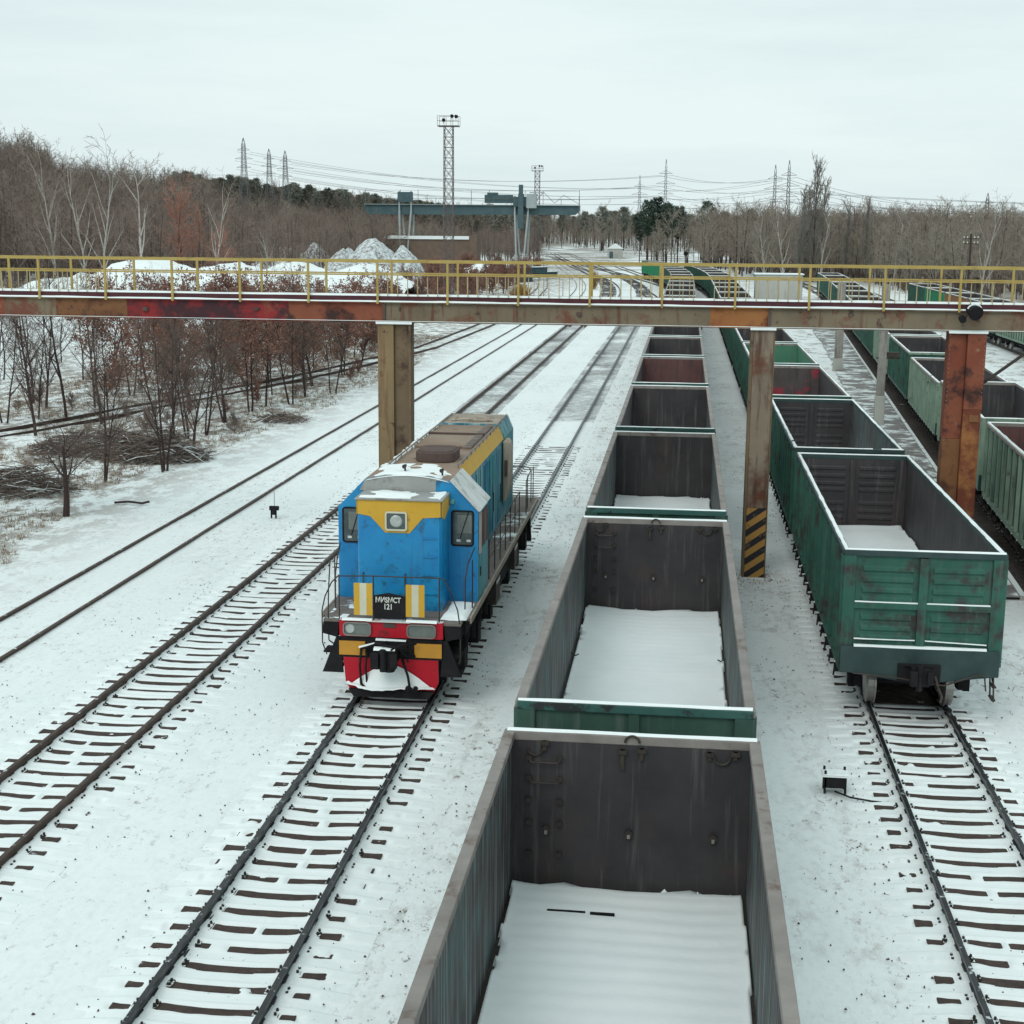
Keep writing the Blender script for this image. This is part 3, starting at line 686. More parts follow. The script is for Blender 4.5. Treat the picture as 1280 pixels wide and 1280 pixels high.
for x0, x1 in ((-1.10, -.55), (.49, 1.06)):
    b = MB(); b.box(x0, x1, -.055, -.031, .98, 1.28); b.build('amber_panel', 'amber', LC)
def rrect(x0, x1, z0, z1, r, n=5):
    pts = []
    for cx, cz, a in ((x1-r, z1-r, 0), (x0+r, z1-r, 90), (x0+r, z0+r, 180), (x1-r, z0+r, 270)):
        for i in range(n+1): t = R(a+90*i/n); pts.append((cx+r*math.cos(t), cz+r*math.sin(t)))
    return pts
def frame_ring(x0, x1, z0, z1, r, w, y0, y1):
    b = MB(); A = rrect(x0, x1, z0, z1, r); B = rrect(x0+w, x1-w, z0+w, z1-w, max(.01, r-w)); n = len(A)
    b.v = [(x, y0, z) for x, z in A]+[(x, y0, z) for x, z in B]+[(x, y1, z) for x, z in A]+[(x, y1, z) for x, z in B]
    for i in range(n):
        j = (i+1) % n; b.f += [(i, j, n+j, n+i), (2*n+i, 3*n+i, 3*n+j, 2*n+j), (i, 2*n+i, 2*n+j, j), (n+i, n+j, 3*n+j, 3*n+i)]; b.m += [0]*4
    return b
for x0, x1, lit in ((-1.00, -.41, 1), (.34, .95, 0)):
    h = frame_ring(x0, x1, 1.41, 1.70, .09, .022, -.12, -.061).build('headlight', 'rim_bare', LC, fix=True)
    b = MB(); b.prism(rrect(x0+.02, x1-.02, 1.43, 1.68, .07), 1, -.085, -.062); b.build('glass', 'lens_dull', h, fix=True)
    if lit:
        b = MB(); b.tube((x0+.15, -.112, 1.555), (x0+.15, -.086, 1.555), .085, .105, 16); b.build('lamp', 'lens', h)
    b = MB(); snow_line(b, (x0-.02, -.05, 1.737), (x1+.02, -.05, 1.737), .075, .04, 31+lit, .05); b.build('snow_cap', 'snow', LC)
b = MB(); b.box(-.50, .42, -.12, -.061, 1.725, 1.745); b.build('sill', 'white', LC)
# plough
b = MB(); n0 = [(-1.02, .925), (.98, .925), (.98, .42), (.88, .20), (-.88, .20), (-.98, .42)]
b.prism(n0, 1, -.02, .08); b.build('plough', 'red', LC, fix=True)
b = MB(); b.prism([(-.90, .26), (.90, .26), (.80, .10), (-.80, .10)], 1, -.10, .0); b.build('plough_edge', 'black', LC, fix=True)
b = MB()   # snow stuck on the plough
def plough_snow(u, v):
    w = .82*(1-v)**.8+.13; x = -.02+(u*w); z = .27+.52*v
    y = -.04-.26*(1-v)*(1-abs(u)**2)-.03*fbm(u*3, v*4)-.03*(1-abs(u))
    if v < .12: z += .13*fbm(u*5, 3)
    return (x, y, z)
b.grid(frange(-1, 1, .08), frange(0, 1, .08), plough_snow); b.build('snow_cap', 'snow', LC, smooth=True)
b = MB()
b.box(-.17, .17, -.42, .0, .92, 1.20); b.box(-.26, .20, -.60, -.42, .86, 1.26); b.box(-.30, -.13, -.74, -.60, .90, 1.22); b.box(.10, .24, -.68, -.60, .92, 1.20)
b.box(-.34, .34, -.10, .0, 1.10, 1.32); b.tube((-.05, -.66, .84), (-.05, -.66, 1.30), .07, .07, 8); b.tube((.05, -.5, .80), (.05, -.5, .88), .12, .12, 8); b.poly([(-.3, -.2, 1.3), (-.1, -.5, 1.36), (.2, -.55, 1.32), (.42, -.2, 1.18), (.5, -.08, 1.0)], .03); b.poly([(.1, -.6, 1.28), (.3, -.4, 1.34), (.55, -.15, 1.3)], .022); b.build('coupler', 'black', LC, bevel=.03)
b = MB(); snow_line(b, (-.26, -.52, 1.262), (.18, -.50, 1.262), .07, .04, 41, .2); snow_line(b, (-.32, -.05, 1.322), (.32, -.05, 1.322), .04, .03, 42, .1); snow_line(b, (-.66, -.14, 1.17), (-.32, -.16, 1.27), .03, .03, 43); b.build('snow_cap', 'snow', LC)
b = MB()
b.poly([(-.62, -.04, 1.12), (-.60, -.20, 1.16), (-.30, -.24, 1.28), (-.05, -.20, 1.34)], .025)
b.poly([(-.62, -.10, 1.15), (-.64, -.16, .80), (-.62, -.16, .40), (-.52, -.20, .34)], .028); b.poly([(-.50, -.10, 1.10), (-.52, -.14, .75), (-.50, -.14, .42)], .025)
b.poly([(.22, -.10, 1.05), (.30, -.24, .88), (.40, -.30, .64), (.44, -.34, .42), (.52, -.36, .36)], .03); b.tube((.40, -.38, .38), (.40, -.30, .40), .055, .055, 8); b.tube((.56, -.38, .38), (.56, -.30, .40), .055, .055, 8)
for i in range(9): x = rnd.uniform(-.35, .35); b.tube((x, -.12-rnd.random()*.2, 1.02+rnd.random()*.2), (x+rnd.uniform(-.2, .2), -.3, .9+rnd.random()*.2), .02, .02, 5)
b.build('air_hoses', 'black', LC)
# steps either side
for sx in (-1, 1):
    b = MB(); s = lambda p: [(sx*x, z) for x, z in p]
    b.prism(s([(1.10, 1.66), (1.44, 1.66), (1.46, 1.42), (1.14, 1.34)]), 1, -.02, .40)
    b.prism(s([(1.09, 1.35), (1.17, 1.35), (1.47, .58), (1.03, .58)]), 1, -.02, .05)
    for z in (.60, 1.0): b.box(min(sx*1.12, sx*1.46), max(sx*1.12, sx*1.46), .05, .45, z-.02, z+.02)
    b.build('step', 'black', LC, fix=True)
# nose
nose = MB(); zt = 4.08
nose.prism([(-.91, .98), (-.87, .92), (.85, .92), (.90, .98), (.90, 1.85), (-.91, 1.85)], 2, 1.72, zt); nose = nose.build('nose_hood', 'blue', LC, fix=True)
b = MB()   # yellow brow, 6 mm proud
b.prism([(-.90, zt+.01), (.88, zt+.01), (.88, 3.76), (.50, 3.73), (.22, 3.40), (-.30, 3.40), (-.62, 3.74), (-.90, 3.79)], 1, .905, .919)
b.prism([(.915, zt+.01), (.915, 3.76), (1.2, 3.66), (1.845, 3.80), (1.845, zt+.01)], 0, .901, .912); b.prism([(.915, zt+.01), (.915, 3.79), (1.2, 3.70), (1.845, 3.80), (1.845, zt+.01)], 0, -.922, -.911)
b.build('yellow_brow', 'yellow', LC, fix=True)
b = MB(); b.box(-.95, .93, .86, 1.85, zt+.012, zt+.05); b.build('nose_roof', 'grey_strip', LC, bevel=.015)
b = MB()
def nose_snow(x, y):
    c = fbm(x*2.3+4, y*3.1, 3); return (x, y, zt+.05+.12*(c-.40) if abs(x) < .88 and .93 < y < 1.80 else zt+.03)
b.grid(frange(-.91, .89, .04), frange(.89, 1.84, .04), nose_snow); b.build('snow_cap', 'snow', LC, smooth=True)
h = frame_ring(-.30, .17, 3.45, 3.86, .06, .035, .86, .904).build('headlight', 'cream', LC, fix=True)
b = MB(); b.prism(rrect(-.27, .14, 3.48, 3.83, .04), 1, .885, .90); b.build('glass', 'glass', h, fix=True)
b = MB(); b.tube((-.065, .872, 3.655), (-.065, .884, 3.655), .10, .13, 16); b.build('lamp', 'lens', h)
for z in (2.1, 2.5, 2.9, 3.3): b = MB(); b.box(.48, .80, .89, .915, z-.012, z+.012); b.build('nose_step', 'blue', LC)
# seams, grab irons and rivets on the nose
for xx in (-.78, .12): b = MB(); b.poly([(xx, .92, 2.25), (xx, .86, 2.27), (xx, .86, 2.5), (xx, .92, 2.52)], .012, 5); b.build('grab_iron', 'iron', LC)
# cab
cabp = [(-1.54, 1.72), (1.54, 1.72), (1.54, 3.74), (.93, 4.38), (.5, 4.47), (0, 4.50), (-.5, 4.47), (-.93, 4.38), (-1.54, 3.74)]
b = MB(); b.prism(cabp, 1, 1.86, 3.40, 0, side=[0, 2, 1, 3, 3, 3, 3, 0, 0]); cab = b.build('cab', ['blue', 'ice', 'teal', 'loco_roof'], LC, fix=True)
b = MB(); b.prism([(-.93, 4.37), (.93, 4.37), (.5, 4.465), (0, 4.492), (-.5, 4.465)], 1, 1.84, 1.858); b.prism([(-.93, 4.37), (.62, 4.37), (.62, 4.12), (-1.06, 4.12)], 1, 1.842, 1.858); b.build('front_strip', 'grey_strip', LC, fix=True)
b = MB(); b.prism([(.95, 4.41), (.93, 4.385), (1.56, 3.725), (1.60, 3.745)], 1, 1.80, 3.44); b.build('rain_gutter', 'ice', LC, fix=True)
b = MB(); b.grid(frange(-.92, .92, .06), frange(1.82, 3.42, .06), lambda x, y: (x, y, (4.505-.13*(x/.93)**2) + (.12*(fbm(x*2.2, y*2.2, 4)-.42) if abs(x) < .88 and 1.86 < y < 3.36 else -.04))); b.build('snow_cap', 'snow', LC, smooth=True)
for sx in (-1, 1):
    x0, x1 = sorted((sx*.95, sx*1.45))
    f = frame_ring(x0, x1, 2.95, 3.74, .07, .035, 1.835, 1.858).build('window', 'black', LC, fix=True)
    b = MB(); b.prism(rrect(x0+.03, x1-.03, 2.98, 3.71, .05), 1, 1.848, 1.857); b.build('pane', 'glass', f, fix=True)
    b = MB(); b.box(x0+.14, x1-.05, 1.838, 1.846, 3.24, 3.64); b.build('sun_blind', 'lens_dull', f)
    b = MB(); b.poly([(x0+.38, 1.82, 3.70), (x0+.30, 1.815, 3.45), (x0+.20, 1.82, 3.12)], .009, 5); b.build('wiper', 'black', f)
    b = MB()
    for dx in (.12, .34): b.box(x0+dx, x0+dx+.09, 1.836, 1.845, 3.05, 3.10)
    b.build('dashboard_trim', 'white', f)
b = MB(); b.box(1.545, 1.575, 1.95, 3.25, 2.85, 3.62); sw = b.build('side_window', 'soot', LC)
b = MB(); b.box(1.56, 1.62, 1.84, 1.87, 2.80, 3.72); b.box(1.56, 1.60, 2.58, 2.62, 2.86, 3.62); b.build('frame', 'rim_bare', sw)
b = MB(); b.tube((.98, 1.80, 3.93), (.98, 1.857, 3.93), .05, .06, 12); b.build('marker_lamp', 'teal', LC)
for x, z in ((-.10, 4.52), (.72, 4.45)):
    b = MB(); b.tube((x, 2.1, z), (x, 2.1, z+.10), .025, .02, 6); b.tube((x, 1.98, z+.12), (x, 2.16, z+.12), .05, .03, 8); b.build('roof_horn', 'iron', LC)
b = MB(); b.box(1.541, 1.552, 2.05, 2.62, 1.78, 2.82); b.box(1.552, 1.575, 2.10, 2.14, 2.25, 2.45, 1); b.build('cab_door', ['teal', 'iron'], LC)
# engine hood
hood = [(-.97, 1.72), (.97, 1.72), (.97, 4.02), (.82, 4.36), (-.82, 4.36), (-.97, 4.02)]
b = MB(); b.prism(hood, 1, 3.401, 12.7, 0, side=[0, 0, 1, 2, 1, 0])
for i in range(26):
    y = 3.8+i*.34; b.box(.971, .985, y, y+.03, 1.9, 3.9, 0)
    if i % 4 == 2: b.box(.971, .995, y+.1, y+.16, 2.4, 2.9, 3)
b.build('engine_hood', ['blue_worn', 'yellow', 'loco_roof', 'iron'], LC, fix=True)
b = MB(); b.prism([(-1.0, 1.72), (1.0, 1.72), (1.0, 4.05), (.84, 4.43), (-.84, 4.43), (-1.0, 4.05)], 1, 10.9, 12.9, 0, side=[0, 0, 0, 1, 0, 0]); b.build('radiator_housing', ['blue_worn', 'beige'], LC, fix=True, bevel=.02)
# side air scoop seen at far right
b = MB(); b.prism([(1.0, 2.30), (1.10, 2.36), (1.19, 2.7), (1.22, 3.7), (1.19, 3.95), (1.12, 4.05), (1.0, 4.02)], 1, 10.4, 11.0); sc_ = b.build('air_duct', 'beige', LC, fix=True, bevel=.05)
b = MB(); b.prism(rrect(1.06, 1.14, 3.05, 3.50, .03), 1, 10.36, 10.398); b.build('slot', 'soot', sc_, fix=True)
# roof kit
pts = rrect(-.32, .62, 4.3, 5.5, .28)
b = MB(); b.prism(pts, 2, 4.361, 4.60); b.build('exhaust_housing', 'soot', LC, fix=True, bevel=.03)
b = MB(); b.prism(rrect(-.26, .56, 4.36, 5.44, .24), 2, 4.601, 4.615); b.build('exhaust_grille', 'soot', LC, fix=True)
b = MB(); b.box(-.70, .70, 6.6, 8.6, 4.362, 4.42); b.box(-.70, .70, 8.7, 10.6, 4.362, 4.41); b.box(-.74, .74, 8.60, 8.68, 4.40, 4.47, 1); b.build('roof_hatch', ['loco_roof', 'soot'], LC, bevel=.01)
b = MB(); b.poly([(-.55, 11.2, 4.46), (-.2, 11.3, 4.48), (.2, 11.15, 4.47), (.6, 11.3, 4.46)], .03); b.tube((0, 12.0, 4.43), (0, 12.0, 4.50), .55, .5, 20); b.build('radiator_fan', 'beige', LC)
b = MB()
for sx in (-.74, .84):
    b.poly([(sx, 3.5, 4.45), (sx, 12.6, 4.47)], .022)
    for i in range(14): y = 3.6+i*.68; b.tube((sx, y, 4.36), (sx, y, 4.45), .015, .015, 5)
for i in range(16): y = 6.4+i*.28; b.box(.52, .72, y, y+.06, 4.43, 4.455)
b.build('roof_rail', 'rim_bare', LC)
b = MB()
for i in range(60):
    x, y = rnd.uniform(-.88, -.78), rnd.uniform(3.5, 10.5); s = rnd.uniform(.02, .06); b.box(x-s, x+s, y-s*2, y+s*2, 4.33, 4.36+s*.6)
b.build('snow_cap', 'snow', LC)
# railings
def rail_post(name, pts, r=.015): q = MB(); q.poly(pts, r, 6); return q.build(name, 'iron', LC)
rail_post('handrail', [(-1.12, .02, 2.64), (-.4, 0, 2.67), (.4, 0, 2.67), (1.02, .02, 2.67), (1.12, .03, 2.62), (1.22, .03, 2.4), (1.38, .03, 2.0), (1.44, .02, 1.6), (1.44, .02, .95), (1.40, .05, .85)])
rail_post('handrail', [(-1.12, .02, 2.64), (-1.26, .02, 2.5), (-1.40, .02, 2.2), (-1.47, .02, 1.9), (-1.47, .02, 1.2), (-1.38, .02, .95)])
rail_post('handrail', [(-1.34, .25, 2.9), (-1.37, .2, 2.3), (-1.36, .1, 1.7), (-1.34, .05, 1.25), (-1.2, .05, 1.15)])
for x in (-1.10, -.375, .30, 1.0): rail_post('railing_post', [(x, .01, 2.67), (x, .01, 1.70)])
for x0, x1 in ((-.78, -.39), (.31, .70)):
    b = MB(); w = (x1-x0)/3; b.box(x0, x0+w*.95, -.035, -.02, 1.84, 2.52, 0); b.box(x0+w*.95, x1-w*.95, -.036, -.02, 1.84, 2.52, 1); b.box(x1-w*.95, x1, -.035, -.02, 1.84, 2.52, 0); b.build('warning_panel', ['yellow', 'cream'], LC)
b = MB(); b.prism([(-.36, 1.78), (.29, 1.78), (.29, 2.27), (.10, 2.30), (-.05, 2.33), (-.20, 2.30), (-.36, 2.27)], 1, -.035, -.015); npn = b.build('number_plate', 'black', LC, fix=True)
for s_, z_, sz in (('\u041c\u0418S\u041cCT', 2.13, .155), ('121', 1.985, .165)):
    tcv = bpy.data.curves.new('lettering', 'FONT'); tcv.body = s_; tcv.size = sz; tcv.align_x = 'CENTER'; tcv.extrude = .002; tcv.offset = .0035
    if len(s_) == 3: tcv.space_character = 1.0
    to = bpy.data.objects.new('lettering', tcv); scene.collection.objects.link(to)
    to.rotation_euler = (R(90), 0, 0); to.location = (-.06, -.040, z_); to.scale = (.80, 1, 1)
    bpy.context.view_layer.update()
    me = bpy.data.meshes.new_from_object(to.evaluated_get(bpy.context.evaluated_depsgraph_get())); mo = bpy.data.objects.new('lettering', me); scene.collection.objects.link(mo)
    mo.rotation_euler = to.rotation_euler; mo.location = to.location; mo.scale = to.scale; me.materials.clear(); me.materials.append(M['white']); mo.parent = npn
    bpy.data.objects.remove(to)
for sx in (-1, 1):
    X = sx*1.50
    rail_post('handrail', [(X, 3.9, 2.66), (X, 10.2, 2.66)]); rail_post('handrail', [(X, 3.9, 2.2), (X, 10.2, 2.2)], .012)
    for i in range(7): rail_post('railing_post', [(X, 3.95+i*1.04, 1.70), (X, 3.95+i*1.04, 2.66)])
    rail_post('handrail', [(sx*1.48, 1.75, 2.95), (sx*1.42, 1.2, 2.72), (sx*1.40, .95, 2.45), (sx*1.40, .9, 1.72)])
    rail_post('handrail', [(sx*1.50, 1.3, 2.78), (sx*1.50, 1.3, 1.72)])
    rail_post('handrail', [(sx*1.50, 11.9, 1.72), (sx*1.50, 11.9, 2.66), (sx*1.50, 12.6, 2.75), (sx*1.46, 13.6, 2.72), (sx*1.30, 14.3, 2.68), (0, 14.5, 2.68)])
    for y in (12.7, 13.7, 14.3): rail_post('railing_post', [(sx*1.45, y, 1.70), (sx*1.45, y, 2.7)])
# running gear
for yc in (3.6, 11.4):
    bo = thing('bogie', None, None, (0, yc, 0)); bo.parent = LC; b = MB()
    for sx in (-1, 1):
        x0, x1 = sorted((sx*1.02, sx*1.20)); b.box(x0, x1, -2.5, 2.5, .62, .92)
        for yy in (-2.1, 0, 2.1):
            x0, x1 = sorted((sx*1.10, sx*1.34)); b.box(x0, x1, yy-.22, yy+.22, .34, .80); b.tube((sx*1.2, yy-.5, .55), (sx*1.2, yy-.5, .95), .11, .11, 10); b.tube((sx*1.2, yy+.5, .55), (sx*1.2, yy+.5, .95), .11, .11, 10)
        for yy in (-2.6, -1.05, 1.05): b.box(min(sx*.75, sx*1.0), max(sx*.75, sx*1.0), yy-.05, yy+.05, .2, .7)
    b.build('bogie_frame', 'black', bo)
    for yy in (-2.1, 0, 2.1):
        b = MB(); b.tube((-.75, yy, .525), (.75, yy, .525), .1, .1, 8)
        for sx in (-1, 1): b.tube((sx*.735, yy, .525), (sx*.875, yy, .525), .525, .525, 24, 1)
        b.build('wheelset', ['black', 'iron'], bo, fix=True)
b = MB(); b.prism([(-1.35, 1.3), (1.35, 1.3), (1.35, .75), (1.1, .45), (-1.1, .45), (-1.35, .75)], 1, 6.4, 9.0); b.build('fuel_tank', 'black', LC, fix=True, bevel=.03)
for sx in (-1, 1):
    for y0 in (5.3, 9.1):
        b = MB(); x0, x1 = sorted((sx*1.25, sx*1.50)); b.box(x0, x1, y0, y0+.75, .75, 1.36); x0, x1 = sorted((sx*1.501, sx*1.508)); b.box(x0, x1, y0+.05, y0+.7, 1.24, 1.33, 1); b.build('battery_box', ['iron', 'white'], LC)
    b = MB(); b.tube((sx*1.2, 6.3, 1.15), (sx*1.2, 9.1, 1.15), .2, .2, 12); b.build('air_reservoir', 'black', LC)
b = MB(); b.prism([(-1.35, 1.4), (1.35, 1.4), (1.4, .4), (-1.4, .4)], 1, 14.3, 14.5); b.build('plough', 'black', LC, fix=True)

# ------------------------------------------------------------------ footbridge
BY = 41.55
BR = thing('footbridge', 'rusty steel footbridge with yellow railings crossing above all the tracks', 'footbridge', (0, BY, 0))
ZB, ZT = 7.02, 7.60
def ibeam(x0, x1, y, m, name='beam'):
    b = MB(); b.box(x0, x1, y+.04, y+.07, ZB+.03, ZT-.03); b.box(x0, x1, y-.06, y+.17, ZT-.03, ZT); b.box(x0, x1, y-.06, y+.17, ZB, ZB+.03)
    return b.build(name, m, BR)
segs = [(-46, -20.2, 'b_rust'), (-20.197, -18.6, 'b_tan'), (-18.597, -16.4, 'b_darkrust'), (-16.397, -11.5, 'b_red'), (-11.497, -8.66, 'b_rust'), (-8.64, .72, 'b_tan'), (.723, 2.36, 'b_orange'), (2.39, 30, 'b_tan')]
for x0, x1, m in segs:
    bo = ibeam(x0, x1, 0, m); ibeam(x0, x1, 1.45, m)
    b = MB()
    for i in range(int((x1-x0)/1.6)):
        x = x0+.8+i*1.6+rnd.uniform(-.4, .4)
        if rnd.random() < .55: b.tube((x, .018, 7.34+rnd.uniform(-.12, .12)), (x, .04, 7.34), rnd.choice((.03, .05, .09)), None, 10)
    if b.v: b.build('hole', 'soot', bo)
b = MB()
for x in (-8.65, 2.375): b.box(x-.035, x+.035, -.015, .036, ZB+.03, ZT-.03)
b.build('joint_plate', 'soot', BR)
b = MB(); b.box(-46, 30, -.02, 1.60, ZT+.03, ZT+.17); b.build('deck', 'deck_dark', BR)
b = MB(); snow_line(b, (-46, -.045, ZT+.001), (30, -.045, ZT+.001), .03, .045, 61, 0, step=.3); snow_line(b, (-46, .03, ZT+.171), (30, .03, ZT+.171), .05, .055, 62, 0, step=.3)
snow_line(b, (-46, .75, ZT+.171), (30, .75, ZT+.171), .35, .02, 63, .30, step=.3); snow_line(b, (-46, -.045, ZB+.031), (30, -.045, ZB+.031), .03, .012, 64, 0, step=.3)
b.build('snow_cap', 'snow', BR)
nearx = [-45.6+2.045*i for i in range(37)]; nearx = [-19.03+2.043*i for i in range(-13, 24)]
farx = [-20.70+1.997*i for i in range(-12, 25)]
for x in nearx:
    b = MB(); b.box(x-.03, x+.03, -.12, -.062, ZT-.05, 8.72); b.build('railing_post', 'bridge_yellow', BR)
for x in farx:
    b = MB(); b.box(x-.03, x+.03, 1.465, 1.525, ZT+.17, 8.72); b.build('railing_post', 'bridge_yellow', BR)
for y, nm in ((-.095, 0), (1.495, 1)):
    b = MB(); b.box(-46, 30, y-.03, y+.03, 8.722, 8.78); b.build('handrail', 'bridge_yellow', BR)
    b = MB(); b.box(-46, 30, y-.02, y+.02, 8.36, 8.40); b.build('middle_rail', 'bridge_yellow', BR)
cnt = 0; far = MB()
def balus(x0, xs_, y, nm):
    global cnt
    for i in range(1, 7):
        x = x0+(xs_)*i/7
        if x > 12.5 or x < -21: tgt = far
        else: tgt = None
        if rnd.random() < .12: continue
        if cnt < 100 and tgt is None and y < 1:
            b = MB(); b.box(x-.011, x+.011, y-.011, y+.011, ZT+.17, 8.36); b.build('baluster', 'baluster', BR); cnt += 1
        else: far.box(x-.011, x+.011, y-.011, y+.011, ZT+.17, 8.36)
for i, x in enumerate(nearx[:-1]):
    if x > -9.9 or x < -17.5: balus(x, 2.043, -.06, 'n')
for i, x in enumerate(farx[:-1]):
    if x > -8.7 or x < -16.8: balus(x, 1.997, 1.495, 'f')
tag(far.build('balusters', 'baluster', BR), kind='stuff')
# columns
b = MB(); b.box(-8.84, -8.37, -.02, .50, -.3, ZB-.002, 0); b.box(-8.368, -7.86, .10, .50, -.3, ZB-.002, 1); b.box(-8.36, -7.87, -.02, .09, -.3, ZB-.5, 1) if False else None
b.box(-7.93, -7.86, -.02, .098, -.3, ZB-.002, 1); b.build('column', ['col_tan', 'col_dark'], BR, bevel=.01)
b = MB(); b.box(1.96, 2.52, 0, .06, 1.86, ZB-.002, 0); b.box(1.96, 2.52, .50, .56, -.3, ZB-.002, 0); b.box(1.88, 1.955, .0, .56, -.3, ZB-.002, 1); b.box(2.525, 2.56, .0, .56, -.3, ZB-.002, 1)
col2 = b.build('column', ['col_mid', 'col_dark'], BR, bevel=.008)
b = MB()
for i in range(16):
    for x in (7.38, 8.30): b.tube((x, -.035 if x > 8 else .085, 6.9-i*.13), (x, -.02 if x > 8 else .12, 6.9-i*.13), .014, .014, 5)
b.build('bolt_row', 'rim_bare', BR)
# hazard stripes
hz = bpy.data.materials.new('hazard_stripes'); hz.use_nodes = True; nt = hz.node_tree
P = nt.nodes.new('ShaderNodeNewGeometry').outputs['Position']; s_ = nt.nodes.new('ShaderNodeSeparateXYZ'); nt.links.new(P, s_.inputs[0])
u_ = math_n(nt, 'SUBTRACT', s_.outputs[2], math_n(nt, 'MULTIPLY', s_.outputs[0], .72))
fr = math_n(nt, 'FRACT', math_n(nt, 'MULTIPLY', math_n(nt, 'ADD', u_, 10.07), 1/.42))
st_ = ramp(nt, fr, .49, .51)
colr = mixc(nt, st_, (.018, .018, .024), (.46, .25, .06))
colr = mixc(nt, ramp(nt, node_noise(nt, 5, 6, None, P), .60, .68), colr, (.16, .10, .06))
nt.links.new(colr, nt.nodes['Principled BSDF'].inputs['Base Color']); nt.nodes['Principled BSDF'].inputs['Roughness'].default_value = .7
M['hazard'] = hz
b = MB(); b.box(1.96, 2.52, -.004, .056, -.3, 1.858); b.build('hazard_panel', 'hazard', col2)
b = MB(); b.box(1.80, 2.62, -.12, .66, -.3, -.19); b.build('base_plate', 'snow', col2)
b = MB(); b.box(7.34, 7.83, .12, .60, -.3, 4.0, 0); b.box(7.34, 7.83, .12, .60, 4.003, ZB-.002, 3); b.box(7.835, 8.32, -.02, .60, -.3, 4.85, 1); b.box(7.835, 8.34, -.022, .602, 4.855, ZB-.002, 2); b.box(8.0, 8.26, -.05, -.024, 4.5, 4.7, 0)
b.build('column', ['b_darkrust', 'b_orange', 'b_rust', 'b_rust'], BR, bevel=.01)
b = MB(); b.tube((8.35, .3, 5.55), (10.2, .5, 6.95), .05, .05, 6); b.build('brace', 'iron', BR)
for x in (-24, -38, 18, 28):
    b = MB(); b.box(x-.4, x+.4, 0, .5, -.3, ZB-.002); b.build('column', 'col_tan', BR)
for x0, x1 in ((-8.88, -7.82), (1.86, 2.58), (7.30, 8.36)):
    b = MB(); b.box(x0, x1, -.08, -.062, ZB-.05, ZB+.02); b.build('bearing_plate', 'snow', BR)
FL = thing('floodlight', 'black round floodlight with snow on top, clamped to the footbridge beam', 'floodlight', (7.80, BY-.30, 7.62))
b = MB(); b.tube((-.0, .10, .05), (.10, -.22, -.06), .13, .20, 16); b.tube((.1, -.22, -.06), (.11, -.25, -.07), .205, .205, 16); b.build('housing', 'black', FL)
b = MB(); b.tube((-.20, .1, -.22), (-.20, -.05, -.26), .10, .10, 12); b.build('ballast_box', 'black', FL); b = MB(); b.poly([(0, .2, -.05), (-.1, .15, -.2), (-.2, .12, -.25)], .03); b.build('bracket', 'iron', FL)
b = MB(); k = [(.19*math.cos(R(a)), .19*math.sin(R(a))) for a in range(20, 161, 14)]
for (xa, za), (xb, zb) in zip(k, k[1:]): b.tube((.08+xa, -.12, za-.02), (.08+xb, -.12, zb-.02), .028, .028, 6)
b.build('snow_cap', 'snow', FL)

# ------------------------------------------------------------------ trees
def grow(bt, bc, r, p, d, L, rad, lvl, P, leaves=None):
    segs = P['segs'][lvl]; sl = L/segs; mb = bt if lvl <= P['tl'] else bc
    for s in range(segs):
        j = P['jit'][lvl]
        d = (d+Vector((r.uniform(-j, j), r.uniform(-j, j), r.uniform(-j, j)+P['up'][lvl]))).normalized()
        q = p+d*sl; r0 = rad*(1-.75*s/segs); r1 = rad*(1-.75*(s+1)/segs)
        mb.tube(p, q, max(r0, P['rmin']), max(r1, P['rmin']*.8), 6 if lvl == 0 and P['n0'] > 4 else (4 if lvl == 1 and P['n0'] > 4 else 3), 0, False)
        if lvl < P['max'] and (lvl > 0 or (s+1)/segs >= P['first']):
            nc = P['nc'][lvl]; nc = int(nc)+(1 if r.random() < nc-int(nc) else 0)
            for c in range(nc):
                a = r.uniform(0, 6.283); an = R(r.uniform(*P['ang'][lvl])); o = d.orthogonal().normalized(); o = Matrix.Rotation(a, 3, d) @ o
                dd = (d*math.cos(an)+o*math.sin(an)).normalized()
                t = (s+1)/segs; ll = L*P['ratio'][lvl]*r.uniform(.6, 1.1)*(1-.45*t if lvl == 0 else 1)
                grow(bt, bc, r, q-d*sl*r.random()*.5, dd, ll, rad*P['rr'][lvl]*(1-.5*t), lvl+1, P, leaves)
        if leaves is not None and lvl >= P['max']-1:
            for _ in range(P['leafn']):
                c = q+Vector((r.gauss(0, .07), r.gauss(0, .07), r.gauss(-.03, .07))); u = Vector((r.gauss(0, 1), r.gauss(0, 1), r.gauss(0, 1))).normalized(); w = u.orthogonal().normalized(); s_ = P['leafs']*r.uniform(.6, 1.3)
                leaves.quad([c-u*s_, c+w*s_*.45, c+u*s_, c-w*s_*.5])
        p = q
